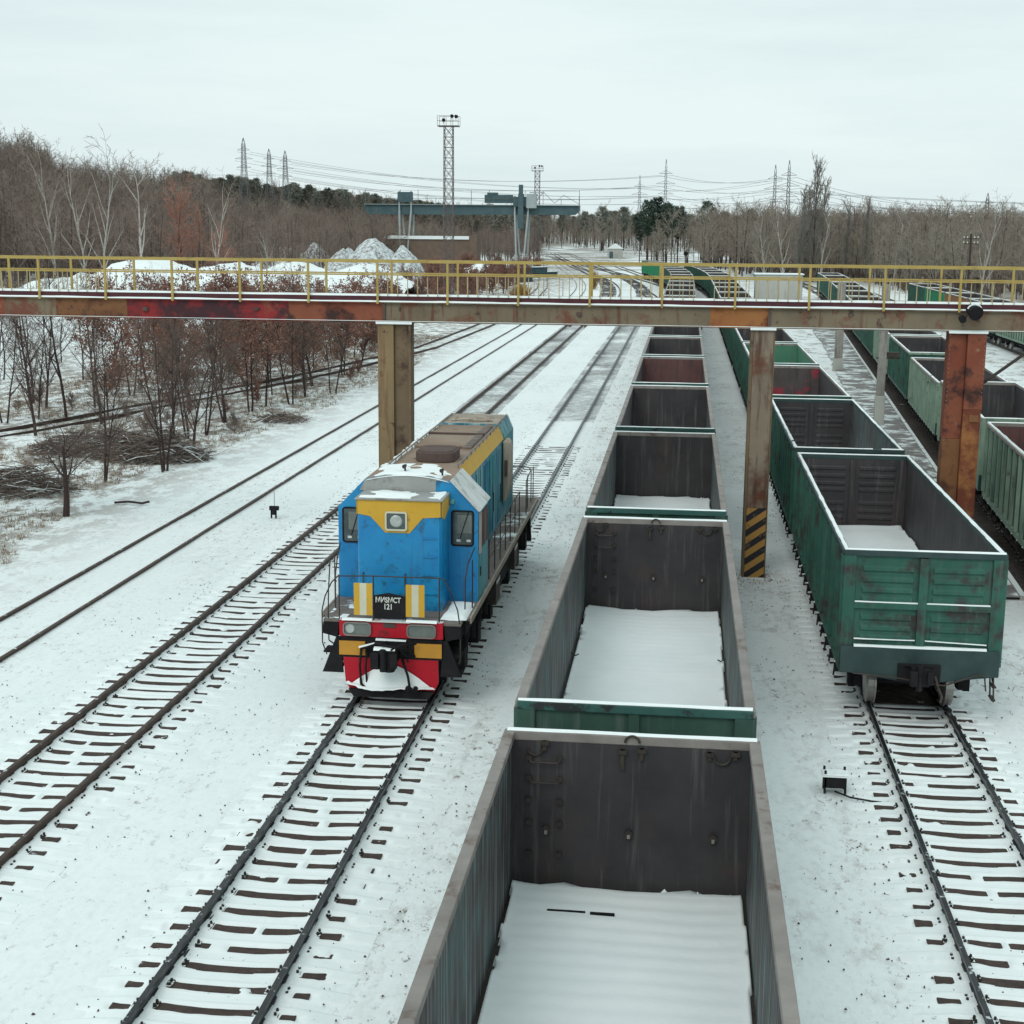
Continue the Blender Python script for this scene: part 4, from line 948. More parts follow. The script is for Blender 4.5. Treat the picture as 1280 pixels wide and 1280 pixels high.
def far_proto(seed, H, form='round'):
    r = random.Random(seed); P = dict(segs=[7, 3, 2, 1], jit=[.07, .16, .25, .3], up=[.05, .12, .10, .05], nc=[2.6, 1.6, 2.6, 0], ang=[(30, 60), (25, 55), (20, 60), (0, 0)], ratio=[.42, .5, .55, .5], rr=[.5, .55, .6, .6], rmin=.022, tl=0, max=3, first=.25, n0=4)
    if form == 'poplar': P['ang'] = [(12, 25), (12, 30), (15, 35), (0, 0)]; P['ratio'][0] = .30; P['first'] = .1; P['nc'] = [5, 2.4, 2.6, 0]; P['up'] = [.12, .2, .15, .1]; P['jit'][0] = .03
    if form == 'birch': P['ang'] = [(14, 30), (20, 45), (20, 60), (0, 0)]; P['ratio'][0] = .62; P['up'] = [.04, .08, .0, -.1]; P['tl'] = 1; P['nc'][0] = 1.5; P['rr'][0] = .62; P['first'] = .2; P['jit'][0] = .12
    if form == 'bush': P['segs'] = [3, 3, 2, 1]; P['first'] = 0; P['nc'] = [5, 2.6, 3, 0]; P['ratio'] = [.75, .6, .5, .5]; P['ang'] = [(20, 60), (20, 50), (20, 60), (0, 0)]
    bt, bc = MB(), MB(); grow(bt, bc, r, Vector((0, 0, -.4)), Vector((0, 0, 1)), H*(.95 if form != 'bush' else .45), H*(.014 if form != 'bush' else .012), 0, P)
    return bt, bc
def pine_proto(seed, H):
    r = random.Random(seed); bt, bc = MB(), MB(); bt.tube((0, 0, -.5), (0, 0, H*.95), .18, .05, 6)
    for i in range(230):
        t = r.random()**.8; z = H*(.45+.53*t); rad = H*.17*math.sin(math.pi*min(1, (1-t)*.85+.12))*r.uniform(.3, 1); a = r.uniform(0, 6.283)
        c = Vector((rad*math.cos(a), rad*math.sin(a), z)); 
        if i % 6 == 0: bt.tube((0, 0, z-.5), tuple(c), .05, .03, 3, 0, False)
        for k in range(7):
            u = Vector((r.gauss(0, 1), r.gauss(0, 1), r.gauss(.3, .6))).normalized(); w = u.orthogonal().normalized(); q = c+Vector((r.gauss(0, .3), r.gauss(0, .3), r.gauss(0, .2))); bc.quad([q-w*.10, q+u*.55, q+w*.12, q-u*.2])
    return bt, bc
def mesh_of(b, m, name='m'):
    me = bpy.data.meshes.new(name); me.from_pydata(b.v, [], b.f); me.materials.append(M[m]); me.update(); return me
protos = {}
def proto(key, form, crown, trunk='bark_dark', n=4, H=13, pine=False):
    L = []
    for i in range(n):
        bt, bc = pine_proto(sum(map(ord, key))+i, H) if pine else far_proto(sum(map(ord, key))*3+i, H*random.Random(i).uniform(.85, 1.15), form)
        L.append((mesh_of(bt, trunk, 'trunk'), mesh_of(bc, crown, 'crown')))
    protos[key] = L
proto('brown', 'round', 'twig_brown', 'bark', 5); proto('tan', 'round', 'twig_tan', 'bark', 5); proto('grey', 'poplar', 'twig_grey', 'bark', 4, 15)
proto('birch', 'birch', 'twig_brown', 'birch', 3, 14); proto('bushb', 'bush', 'twig_brown', 'bark_dark', 3, 5); proto('bushr', 'bush', 'twig_red', 'bark_dark', 3, 5)
proto('pine', 'round', 'pine', 'bark_dark', 3, 16, pine=True); M['twig_russet'] = mat('orange_russet_twigs', (.30, .14, .10), (.38, .19, .14), .5, .9)
proto('russet', 'round', 'twig_russet', 'bark', 2, 12); proto('ridge', 'round', 'ridge', 'bark_dark', 3, 14, pine=True)
TN = {'brown': ('bare_tree', 'bare brown tree at the edge of the wood left of the yard', 'trees at the edge of the left wood'),
      'tan': ('bare_tree', 'bare greyish-tan tree at the edge of the wood right of the yard', 'trees at the edge of the right wood'),
      'grey': ('poplar_tree', 'slender bare poplar with upright branches standing above the right wood', 'poplars above the right wood'),
      'birch': ('birch_tree', 'white-stemmed bare birch standing in front of the wood', 'birches before the woods'),
      'pine': ('pine_tree', 'dark green pine with bare lower trunk beyond the end of the yard', 'pines beyond the yard'),
      'bushb': ('bush', 'bare brown bush at the foot of the snow heaps', 'bare brown bushes'),
      'bushr': ('bush', 'reddish-brown bare bush in the thicket behind the footbridge', 'reddish thicket bushes'),
      'russet': ('bare_tree', 'russet-orange bare tree in the wood left of the snow heap', 'russet trees')}
def plant(key, x, y, s=1., label=None, group=None):
    tm, cm_ = rnd.choice(protos[key]); nm, lb, gp = TN[key]
    t = thing(nm, label or lb, nm.replace('_', ' ').replace('bare ', '').replace(' tree', '') if key != 'bushb' else 'bush', (x, y, ground_z(x, y)), rnd.uniform(0, 6.28), group or gp)
    if nm == 'bare_tree': t['category'] = 'tree'
    t.scale = (s*rnd.uniform(.9, 1.1), s*rnd.uniform(.9, 1.1), s)
    for n_, me in (('trunk', tm), ('crown', cm_)):
        o = bpy.data.objects.new(n_, me); scene.collection.objects.link(o); o.parent = t
    return t
def woodland(name, pts, keys):
    """a far-off wood nobody could count: one object that scatters whole trees at given spots"""
    me = bpy.data.meshes.new(name); me.from_pydata([p[:3] for p in pts], [], [])
    a = me.attributes.new('rot', 'FLOAT_VECTOR', 'POINT'); a.data.foreach_set('vector', [v for p in pts for v in (0., 0., rnd.uniform(0, 6.28))])
    a = me.attributes.new('scl', 'FLOAT', 'POINT'); a.data.foreach_set('value', [float(p[3]) for p in pts])
    o = bpy.data.objects.new(name, me); scene.collection.objects.link(o); tag(o, kind='stuff')
    coll = bpy.data.collections.new(name+'_trees'); n = 0
    for k in keys:
        for tm, cm_ in protos[k]:
            bm_v = [v.co[:] for v in tm.vertices]+[v.co[:] for v in cm_.vertices]; nv = len(tm.vertices)
            fs = [tuple(f.vertices) for f in tm.polygons]+[tuple(i+nv for i in f.vertices) for f in cm_.polygons]
            m2 = bpy.data.meshes.new('tree'); m2.from_pydata(bm_v, [], fs); m2.materials.append(tm.materials[0]); m2.materials.append(cm_.materials[0])
            m2.polygons.foreach_set('material_index', [0]*len(tm.polygons)+[1]*len(cm_.polygons)); m2.update()
            coll.objects.link(bpy.data.objects.new('tree', m2)); n += 1
    ng = bpy.data.node_groups.new(name, 'GeometryNodeTree'); ng.interface.new_socket('Geometry', in_out='INPUT', socket_type='NodeSocketGeometry'); ng.interface.new_socket('Geometry', in_out='OUTPUT', socket_type='NodeSocketGeometry')
    N, Lk = ng.nodes, ng.links; gi, go = N.new('NodeGroupInput'), N.new('NodeGroupOutput')
    ci = N.new('GeometryNodeCollectionInfo'); ci.inputs[0].default_value = coll; ci.inputs['Separate Children'].default_value = True; ci.inputs['Reset Children'].default_value = True
    ip = N.new('GeometryNodeInstanceOnPoints'); ip.inputs['Pick Instance'].default_value = True
    rv = N.new('FunctionNodeRandomValue'); rv.data_type = 'INT'; rv.inputs[4].default_value = 0; rv.inputs[5].default_value = n-1
    na = N.new('GeometryNodeInputNamedAttribute'); na.data_type = 'FLOAT_VECTOR'; na.inputs[0].default_value = 'rot'
    ns_ = N.new('GeometryNodeInputNamedAttribute'); ns_.data_type = 'FLOAT'; ns_.inputs[0].default_value = 'scl'
    Lk.new(gi.outputs[0], ip.inputs['Points']); Lk.new(ci.outputs[0], ip.inputs['Instance']); Lk.new(rv.outputs[2], ip.inputs['Instance Index']); Lk.new(na.outputs[0], ip.inputs['Rotation']); Lk.new(ns_.outputs[0], ip.inputs['Scale']); Lk.new(ip.outputs[0], go.inputs[0])
    md = o.modifiers.new('scatter', 'NODES'); md.node_group = ng
    return o
def inview(x, y, pad=3):
    # camera frustum test in plan, with a margin for side-stepped views
    a = math.atan2(x, y)+YAW; return -R(24) < a < R(24)
def spots(n, x0, x1, y0, y1, smin, smax, ok=None):
    out = []
    for _ in range(n*6):
        if len(out) >= n: break
        x, y = rnd.uniform(x0, x1), rnd.uniform(y0, y1)
        if not inview(x, y) or (ok and not ok(x, y)): continue
        out.append((x, y, ground_z(x, y), rnd.uniform(smin, smax)))
    return out
# left wood, front trees one by one
clearT = lambda x, y: x < T1(y)-9 or x > shift(y)*1.0+ (9 if y > 330 else 30)
for x, y, z, s in spots(84, -150, -78, 215, 300, .85, 1.2, lambda x, y: x < -.355*y-3): plant('brown', x, y, s)
for x, y, z, s in spots(38, -95, -62, 250, 330, .6, .95, lambda x, y: not (-76 < x < -40 and y > 318)): plant('brown', x, y, s)
for x, y, s in ((-82, 200, 1.1), (-75.5, 198, 1.1), (-66.5, 203, .85), (-90, 212, 1.0), (-60, 206, .7), (-96, 215, 1.1)): plant('birch', x, y, s, 'white-stemmed bare birch rising behind the snow heap')
for x, y, s in ((-82.5, 232, 1.1), (-80, 236, 1.2), (-84, 238, 1.25), (-71, 222, .75), (-73.5, 225, .8)): plant('russet', x, y, s)
# right wood, front trees
rok = lambda x, y: x > R5(min(y, 190))+6 if y < 300 else x > 14
for x, y, z, s in spots(85, 10, 85, 225, 330, .72, 1.08, rok): plant('tan', x, y, s)
for x, y, s in ((22.5, 300, 1.25), (24, 306, 1.3), (25.5, 302, 1.35), (27.5, 303, 1.15), (32, 304, 1.05), (36, 302, .95)): plant('grey', x, y, s)
for x, y, s in ((17, 262, .75), (24, 270, .8), (14, 268, .7), (36, 262, .8), (47, 235, .8), (55, 240, .8), (41, 210, .75), (50, 215, .65)): plant('birch', x, y, s, 'white-stemmed bare birch in front of the right wood')
for x, y, s in ((-11, 420, 1.15), (-8.5, 424, 1.2), (-5.5, 416, 1.1), (-2.5, 422, 1.05), (-6, 430, 1.1), (5.3, 400, 1.12), (-13.5, 428, .95)): plant('pine', x, y, s)
for x, y, z, s in spots(26, -20, 8, 395, 470, .8, 1.1, lambda x, y: x > shift(y)+9): plant('tan', x, y, s, 'bare tree among the pines where the tracks run out')
# thickets
for x, y, z, s in spots(34, -41, -27, 170, 250, .9, 1.7, lambda x, y: x < TM(y)-2): plant('bushr', x, y, s)
for x, y, z, s in spots(26, -52, -24, 265, 330, .8, 1.6, lambda x, y: x < T1(y)-10): plant('bushr', x, y, s, 'reddish-brown bare bush near the crane leg')
for x, y, z, s in spots(16, -70, -44, 300, 322, .9, 1.25): plant('bushr', x, y, s, 'reddish-brown bare bush in front of the long shed')
for x, y, z, s in spots(60, -37, -20.5, 62, 135, .22, .45, lambda x, y: x < T0(y)-4.5 and abs(x-TM(y)) > 1.4): plant('bushb', x, y, s, 'low fine-twigged shrub on the snowy bank', 'low shrubs of the bank')
for x, y, z, s in spots(7, -98, -50, 158, 176, .2, .35): plant('bushb', x, y, s)
# woods behind, too many to count
woodland('left_wood', spots(1000, -330, -100, 300, 560, 1.05, 1.5, lambda x, y: x < -.45*y), ['brown', 'brown', 'tan'])
woodland('left_wood_edge', spots(700, -330, -100, 300, 560, .75, 1.1, lambda x, y: -.45*y < x < -.33*y), ['brown', 'brown', 'tan'])
woodland('slope_wood', spots(800, -280, -90, 420, 560, .5, .75, lambda x, y: x < T1(y)-30), ['brown', 'tan', 'brown'])
woodland('left_undergrowth', spots(900, -200, -64, 235, 400, .5, .9, lambda x, y: x < T1(y)-30), ['bushb', 'bushb', 'brown'])
woodland('low_wood', spots(800, -150, -60, 320, 430, .45, .72, lambda x, y: x < T1(y)-25), ['brown', 'tan', 'bushb'])
woodland('right_wood', spots(1100, 4, 260, 330, 520, .85, 1.15, lambda x, y: x > shift(y)+14), ['tan', 'tan', 'brown'])
woodland('right_undergrowth', spots(700, 8, 110, 225, 360, .4, .8, lambda x, y: rok(x, y)), ['bushb', 'bushb', 'tan'])
woodland('middle_wood', spots(420, -120, -14, 345, 620, .45, .85, lambda x, y: x < T1(y)-10), ['brown', 'brown', 'bushr'])
woodland('ridge_wood', spots(4600, -460, -40, 560, 1150, .65, 1.15, lambda x, y: -.358*y < x < -60-.1*(y-600)), ['ridge', 'ridge', 'brown'])
woodland('horizon_wood', spots(1500, -280, 420, 680, 1200, 1.0, 1.5, lambda x, y: x > -90-.1*(y-600) and (y > 760 or abs(x-(-6-.12*(y-300))) > 10)), ['tan', 'brown', 'ridge'])

# ---- near trees among the left bank
NP = dict(segs=[7, 4, 3, 2, 1], jit=[.09, .17, .22, .3, .3], up=[.03, .08, .05, .02, 0], nc=[2.2, 1.5, 1.6, 1.6, 0], ang=[(25, 55), (25, 60), (25, 60), (25, 60), (0, 0)], ratio=[.45, .5, .5, .5, .5], rr=[.5, .55, .5, .5, .5], rmin=.0045, tl=1, max=4, first=.35, n0=6, leafn=3, leafs=.10)
def near_tree(x, y, H, label, seed, stems=1, leafy=False, P=None, rad=None, lean=.0, cat='tree', name='bare_tree', group=None, mtwig='twig_dark'):
    P = dict(NP, **(P or {})); r = random.Random(seed); bt, bc = MB(), MB(); lv = MB() if leafy else None
    t = thing(name, label, cat, (x, y, ground_z(x, y)), 0, group)
    for s in range(stems):
        a = r.uniform(0, 6.28); ln = lean+(.16 if stems > 1 else 0)
        grow(bt, bc, r, Vector((.12*math.cos(a)*(stems > 1), .12*math.sin(a)*(stems > 1), -.3)), Vector((ln*math.cos(a), ln*math.sin(a), 1)).normalized(), H*r.uniform(.85, 1)*.95, (rad or H*.012)*r.uniform(.8, 1.1), 0, P, lv)
    bt.build('trunk', 'bark_dark', t); bc.build('crown', mtwig, t)
    if leafy: lv.build('leaves', 'leaf', t)
    return t
spread = dict(segs=[3, 4, 4, 2, 1], nc=[3, 2.4, 2.2, 2, 0], ang=[(40, 75), (30, 70), (30, 70), (25, 60), (0, 0)], ratio=[1.15, .66, .5, .5, .5], up=[.02, .0, -.03, -.04, 0], first=.5)
near_tree(-21.1, 47.1, 3.3, 'small low-spreading bare tree nearest the rails, dark trunk in open snow', 101, P=spread, rad=.13)
L_NEAR = [(-30.5, 65.2, 7.5, 1, 'bare tree with straight trunk standing beside the old curving track at left'),
 (-22.5, 53.7, 5.6, 2, 'bare tree with two close dark stems just behind the nearest brush heap'),
 (-21.0, 56.5, 6.8, 3, 'bare tree splitting at its foot into three stems right of the brush heap'),
 (-23.5, 64.7, 6.5, 1, 'single dark-stemmed bare tree behind the three-stemmed one'),
 (-23.0, 65.3, 7.0, 2, 'bare tree with two leaning stems, right of the single dark stem'),
 (-21.8, 62.5, 4.6, 1, 'thin young bare tree standing alone in the snow in front of the leaning pair'),
 (-22.9, 67.1, 6.5, 2, 'leaning bare tree whose foot is bent to the left'),
 (-23.1, 71.4, 6.6, 3, 'multi-stemmed bare tree with broken brown twigs at its base'),
 (-23.2, 78.8, 8.0, 1, 'tall bare tree with curved trunk leaning right toward the rails'),
 (-22.1, 80.3, 8.2, 2, 'tall twin-stemmed bare tree right of the curved one'),
 (-22.2, 83.6, 7.0, 1, 'slim bare tree at the right end of the grove'),
 (-21.1, 85.9, 6.4, 2, 'last bare tree of the grove, nearest the left bridge column'),
 (-32.1, 72.4, 9.0, 1, 'tall thin bare sapling beyond the old track'),
 (-32.0, 75.9, 9.2, 1, 'tall slim bare sapling beyond the old track, the right one of a pair'),
 (-34.3, 69.9, 7.8, 2, 'bare tree with thin stems near the left edge of the picture'),
 (-33.4, 71.5, 6.8, 2, 'forked thin bare tree second from the left edge'),
 (-36.5, 78.0, 7.0, 1, 'thin bare tree standing alone beyond the old track near the left edge'),
 (-29.2, 70.0, 6.4, 1, 'short bare tree close beside the old curving track')]
for i, (x, y, H, st, lb) in enumerate(L_NEAR): near_tree(x, y, H, lb, 200+i, st, rad=.085 if st == 1 else .06, P=dict(first=.28, nc=[2.0, 1.4, 1.5, 1.5, 0]))
for i in range(13):
    x, y = rnd.uniform(-47, -34), rnd.uniform(74, 108)
    near_tree(x, y, rnd.uniform(5.5, 7.5), 'thin bare sapling on the open snow beyond the old curving track', 600+i, rnd.choice((1, 1, 2)), rad=.06, P=dict(first=.22, nc=[2.0, 1.4, 1.5, 1.2, 0]), name='bare_tree', group='saplings beyond the old track')
leafy = [(-30, 72.8), (-32.4, 82.3), (-33.5, 90), (-29, 88), (-27.6, 95), (-29, 105), (-26.2, 101), (-24.6, 93), (-25.5, 111), (-23.6, 104), (-28, 120), (-26.5, 130), (-31.5, 99), (-23.2, 89.5), (-35, 97), (-24.8, 122), (-24.4, 84.2), (-27.4, 78.5), (-25.6, 70.5), (-30.5, 93), (-26.4, 90.5), (-22.9, 96.5), (-33.5, 108), (-23.4, 76.5), (-27.6, 112)]
for i, (x, y) in enumerate(leafy):
    near_tree(x, y, rnd.uniform(.85, 1.08)*(8.0-.018*y), 'small oak keeping its dry red-brown leaves, in the grove left of the bridge column', 300+i, 1+i % 2, True, P=dict(nc=[2.5, 1.7, 1.6, 0, 0], max=3, first=.16, leafn=2, leafs=.08, ang=[(30, 65), (30, 65), (25, 60), (25, 60), (0, 0)], ratio=[.52, .55, .5, .5, .5]), rad=.065, name='oak_tree', cat='oak', group='leafy oaks of the grove')
for i, (x, y, s) in enumerate(((-24.1, 80, .75), (-26, 86, .8), (-21.6, 93, .6), (-22.4, 98.5, .7), (-26, 74, .6), (-28.5, 81, .7), (-22.2, 110, .8), (-23.4, 118, .9), (-21.4, 104, .6), (-24.2, 74.5, .5))):
    plant('bushr', x, y, s*.62, 'low tangled brown bush between the grove trees', 'low bushes of the grove')
# brush heaps
def brush(x, y, rx, ry, h, n, label, seed):
    r = random.Random(seed); t = thing('brush_heap', label, 'brush heap', (x, y, ground_z(x, y)))
    for nm, mt, k in (('branches', 'twig_brown', .35), ('dark_branches', 'bark', .25), ('snowy_branches', 'snow', .05)):
        b = MB()
        for i in range(int(n*k)):
            a, q = r.uniform(0, 6.28), math.sqrt(r.random()); px, py = rx*q*math.cos(a), ry*q*math.sin(a); pz = h*1.3*(1-q*q)*r.random(); th = r.gauss(.2, .5); L = r.uniform(.5, 1.7)
            v = Vector((math.cos(th)*L/2, math.sin(th)*L/2, r.gauss(0, .12)*L)); c = Vector((px, py, pz+.05)); m_ = c+Vector((r.gauss(0, .06), r.gauss(0, .06), r.gauss(.05, .05)))
            rr_ = r.uniform(.008, .028); b.tube(c-v, m_, rr_, rr_*.8, 4, 0, False); b.tube(m_, c+v, rr_*.8, rr_*.3, 3, 0, False)
            if i % 2 == 0:
                e = c+v*.4; b.tube(e, e+Vector((r.gauss(0, .3), r.gauss(0, .3), r.uniform(0, .35))), rr_*.5, .004, 3, 0, False)
        b.build(nm, mt, t)
brush(-22.6, 59.8, 2.3, 1.5, 1.15, 1500, 'large heap of cut branches in the snow behind the small spreading tree', 1)
brush(-25.6, 60.5, 2.6, 1.4, .9, 1100, 'heap of cut branches beside the old curving track', 2)
brush(-24.6, 51.0, 1.9, 1.5, .7, 900, 'heap of cut branches at the left edge of the picture', 3)
brush(-20.4, 72.5, 1.1, .9, .3, 200, 'small heap of twigs in the snow beside the half-buried rails', 4)
b = MB(); b.poly([(-.7, 0, .05), (-.2, .05, .09), (.35, -.02, .06), (.6, .03, .12)], .045, 6); o = b.build('fallen_branch', 'bark_dark'); o.location = (-19.6, 49.5, -.2); tag(o, 'short fallen branch lying in snow right of the small spreading tree', 'branch')

# ---- loose small stuff
def tufts(name, m, pts, h, nb, w=.012):
    b = MB()
    for x, y in pts:
        z = ground_z(x, y)-.01; hh = h*rnd.uniform(.5, 1.3)
        for _ in range(nb):
            a = rnd.uniform(0, 6.28); l = rnd.uniform(.3, 1.0)*hh; dx, dy = math.cos(a)*l, math.sin(a)*l; px, py = x+rnd.gauss(0, .06), y+rnd.gauss(0, .06); b.f.append((len(b.v), len(b.v)+1, len(b.v)+2)); b.m.append(0); b.v += [(px-dy*w/l, py+dx*w/l, z), (px+dy*w/l, py-dx*w/l, z), (px+dx, py+dy, z+hh*rnd.uniform(.2, 1.0))]
    tag(b.build(name, m), kind='stuff')
pts = []
for _ in range(26000):
    x, y = rnd.uniform(-40, -17.8), rnd.uniform(34, 135)
    c = fbm(x*.35+3, y*.16, 3); edge_ = clamp((-18.0-x)/3.0)
    if c*edge_ > .38 and abs(x-TM(y)) > 1.2: pts.append((x, y))
tufts('dry_grass', 'grass', pts, .20, 7)
pts = [(x, y) for x, y in ((rnd.uniform(7.2, 10.5), rnd.uniform(40, 150)) for _ in range(900)) if fbm(x*.5, y*.2, 2) > .55]+[(rnd.uniform(-4.5, -2.0), rnd.uniform(45, 140)) for _ in range(500)]+[(2.2+rnd.gauss(0, .4), 41.8+rnd.gauss(0, .5)) for _ in range(60)]+[(8.9+rnd.gauss(0, .8), 28+rnd.gauss(0, 3.5)) for _ in range(160)]
tufts('weeds', 'grass', pts, .12, 5)
tufts('far_reeds', 'grass', [(rnd.uniform(-150, -84), rnd.uniform(185, 235)) for _ in range(5000)], .9, 5, .03)
def stones(name, pts, m='stone', smin=.007, smax=.024):
    b = MB()
    for x, y in pts:
        s = rnd.uniform(smin, smax); z = -.205+.03*rnd.random(); k = len(b.v); a = rnd.uniform(0, 3)
        b.v += [(x+s*math.cos(a+q*1.57)*rnd.uniform(.6, 1.5), y+s*math.sin(a+q*1.57)*rnd.uniform(.6, 1.5), z-.01) for q in range(4)]+[(x, y, z+s*.9)]
        for q in range(4): b.f.append((k+q, k+(q+1) % 4, k+4)); b.m.append(0)
    tag(b.build(name, m), kind='stuff')
pts = []
while len(pts) < 2400:
    y = rnd.uniform(9, 70); x = rnd.uniform(-15, 8.5)
    if fbm(x*.9+5, y*.5+2, 3) > .52+.12*rnd.random(): pts.append((x, y))
for tx in (T1, T2, R3):
    for _ in range(800):
        y = rnd.uniform(9, 75); x = tx(y)+rnd.choice((-1, 1))*(1.25+abs(rnd.gauss(0, .35)))
        if fbm(x*1.2, y*.8, 2) > .42: pts.append((x, y))
stones('gravel', pts)
# stones round the bed of each track sit a little higher, tied to the sleepers
b = MB()

# ------------------------------------------------------------------ trackside things
t = thing('trackside_box', 'small dark trackside box with snow-covered lid beside the right track', 'cable box', (2.95, 25.2, -.2))
b = MB(); b.box(-.20, .20, -.14, .14, .10, .32); b.build('housing', 'black', t, bevel=.01)
b = MB(); b.box(-.24, .24, -.18, .18, .32, .345); b.grid(frange(-.23, .23, .046), frange(-.17, .17, .034), lambda x, y: (x, y, .35+.03*fbm(x*9, y*9, 2)*(1 if abs(x) < .2 and abs(y) < .15 else 0))); b.build('snow_cap', 'snow', t)
for x in (-.18, .18):
    for y in (-.12, .12):
        b = MB(); b.box(x-.02, x+.02, y-.02, y+.02, 0, .42 if (x < 0 or y > 0) else .1); b.build('leg', 'black', t)
b = MB(); b.poly([(.0, -.12, .03), (.25, -.35, .02), (.6, -.5, .03), (.95, -.52, .015), (1.2, -.55, .03)], .018); o = b.build('cable', 'black'); o.location = (2.95, 25.2, -.19); tag(o, 'thin black cable lying on snow from the trackside box to the rail', 'cable')
t = thing('point_marker', 'tiny dark dwarf marker post in the snow between the two left tracks', 'marker', (-13.9, 47.9, -.2))
b = MB(); b.box(-.16, .16, -.06, .06, .28, .42); b.box(-.05, .05, -.06, .06, .12, .28); b.build('head', 'black', t); b = MB(); b.tube((-.1, 0, 0), (-.1, 0, .3), .035); b.tube((.06, 0, 0), (.06, 0, .3), .035); b.build('leg', 'black', t); b = MB(); b.tube((0, .05, .4), (0, .05, .95), .01); b.build('rod', 'iron', t)
t = thing('post', 'thin concrete post with a pale painted foot beside the wet path', 'post', (10.2, 76.5, -.2), 0)
b = MB(); b.prism([(-.20, -.15), (.20, -.15), (.20, .15), (-.20, .15)], 2, 1.6, 7.3); b.build('shaft', 'post', t, bevel=.02); b = MB(); b.box(-.25, .25, -.2, .2, -.2, 1.6); b.build('foot', 'hut', t, bevel=.03)
b = MB(); b.box(.24, .85, -.1, .15, 3.6, 3.85); b.box(-.3, .9, -.05, .05, 3.5, 3.58); b.build('lamp_bracket', 'iron', t)
t = thing('post', 'short grey concrete post at the left side of the wet path', 'post', (11.2, 107.5, -.2))
b = MB(); b.box(-.28, .28, -.2, .2, -.2, 6.3); b.build('shaft', 'post', t, bevel=.03); b = MB(); b.box(-.35, .35, -.25, .25, -.2, .9); b.build('foot', 'hut', t)
t = thing('utility_pole', 'dark wooden utility pole with crossarms and insulators before the right wood', 'utility pole', (33.5, 180, -.2))
b = MB(); b.tube((0, 0, -.3), (0, 0, 9.8), .16, .13, 8); b.build('pole', 'bark_dark', t)
for z in (8.6, 9.2):
    b = MB(); b.box(-.9, .9, -.06, .06, z, z+.1); b.build('crossarm', 'bark_dark', t)
    for x in (-.8, -.4, .4, .8): b = MB(); b.tube((x, 0, z+.1), (x, 0, z+.32), .05, .07, 6); b.build('insulator', 'white', t)
t = thing('grey_hut', 'pale grey windowless rendered hut between two rows of wagons, seen through the railing', 'hut', (11.6, 187, -.2))
b = MB(); b.box(-2.9, 2.9, -1.8, 1.8, -.2, 4.6); b.build('wall', 'hut', t, bevel=.04); b = MB(); b.box(-3.05, 3.05, -1.95, 1.95, 4.6, 4.72); b.build('roof', 'snow', t)
b = MB(); b.box(-.02, .02, -1.83, -1.80, 0, 4.6); b.build('seam', 'post', t)
t = thing('signal_mast', 'slim railway signal with round black head at the end of the yard', 'signal', (-.6+shift(262)+2.8, 262, -.2))
b = MB(); b.tube((0, 0, 0), (0, 0, 5.6), .08, .06, 6); b.build('mast', 'lattice', t); b = MB(); b.tube((0, -.12, 5.9), (0, .12, 5.9), .4, .4, 14); b.build('head', 'black', t)
for x, y, s in ((-15.3, 246, 1.0),):
    t = thing('dry_bush', 'small orange-brown dry bush growing between the far curving tracks', 'bush', (x, y, -.2)); r = random.Random(5); b = MB()
    for i in range(260):
        a = r.uniform(0, 6.28); q = r.random()*.9; z = r.uniform(0, 2.8); b.tube((q*.5*math.cos(a), q*.5*math.sin(a), z*.5), (q*math.cos(a), q*math.sin(a), z+.4), .03, .02, 3, 0, False)
    b.build('twigs', 'drum_rust', t)
t = thing('dry_bush', 'larger orange-brown dry bush left of the far curving tracks', 'bush', (-23.2, 205, -.2)); b = MB(); r = random.Random(6)
for i in range(500):
    a = r.uniform(0, 6.28); q = r.random()*1.9; z = r.uniform(0, 2.0); b.tube((q*.6*math.cos(a), q*.6*math.sin(a), z*.4), (q*math.cos(a), q*math.sin(a), z+.4), .03, .02, 3, 0, False)
b.build('twigs', 'drum_rust', t)

# ------------------------------------------------------------------ snow heaps, shed, steel, rubble
def heap(name, label, cx, cy, rx, ry, peaks, m='snow', rough=.5, n=70, kindname='snow heap', fr=.25):
    b = MB()
    def f(u, v):
        x, y = u*rx, v*ry; h = 0
        for px, hh, w in peaks: h = max(h, hh*(1-(abs((u-px)/w))**1.3)*(1-abs(v)**1.6)) if abs(u-px) < w and abs(v) < 1 else h
        h += rough*(fbm(x*fr+3, y*fr, 4)-.45)*min(1, h*.9)
        return (cx+x, cy+y, ground_z(cx+x, cy+y)-.15+max(0, h))
    b.grid(frange(-1, 1, 2/n), frange(-1, 1, 2/40), f); o = b.build(name, m, smooth=True); return tag(o, label, kindname)
heap('snow_heap', 'long bright snow heap behind the footbridge railing at left, with several rounded peaks', -62, 188, 27, 17, [(-.68, 3.4, .42), (-.33, 5.7, .55), (.08, 5.1, .5), (.42, 5.4, .5), (.75, 5.2, .40)], rough=2.4)
heap('snow_heap', 'low snow heap with flat top right of the long one', -36.5, 262, 6, 9, [(0, 4.2, .9), (.5, 2.6, .6)], rough=1.6)
heap('snow_heap', 'small snow heap at the left foot of the rubble heap', -72, 258, 9, 8, [(0, 4.5, .7), (-.5, 3.2, .5), (.4, 4.0, .5)], rough=1.5)
heap('rubble_heap', 'grey rubble heap dusted with snow in front of the gantry crane', -56.5, 262, 11, 11, [(.0, 8.0, .75), (-.45, 6.4, .5), (.5, 6.6, .5)], 'snow_dirty', 2.2, kindname='rubble heap', fr=.4)
heap('rubble_heap', 'low dark rubble heap with snow patches behind the long snow heap', -83, 300, 12, 8, [(.0, 5.5, .8), (.5, 6.5, .5)], 'snow_dirty', 2.6, kindname='rubble heap', fr=.4)
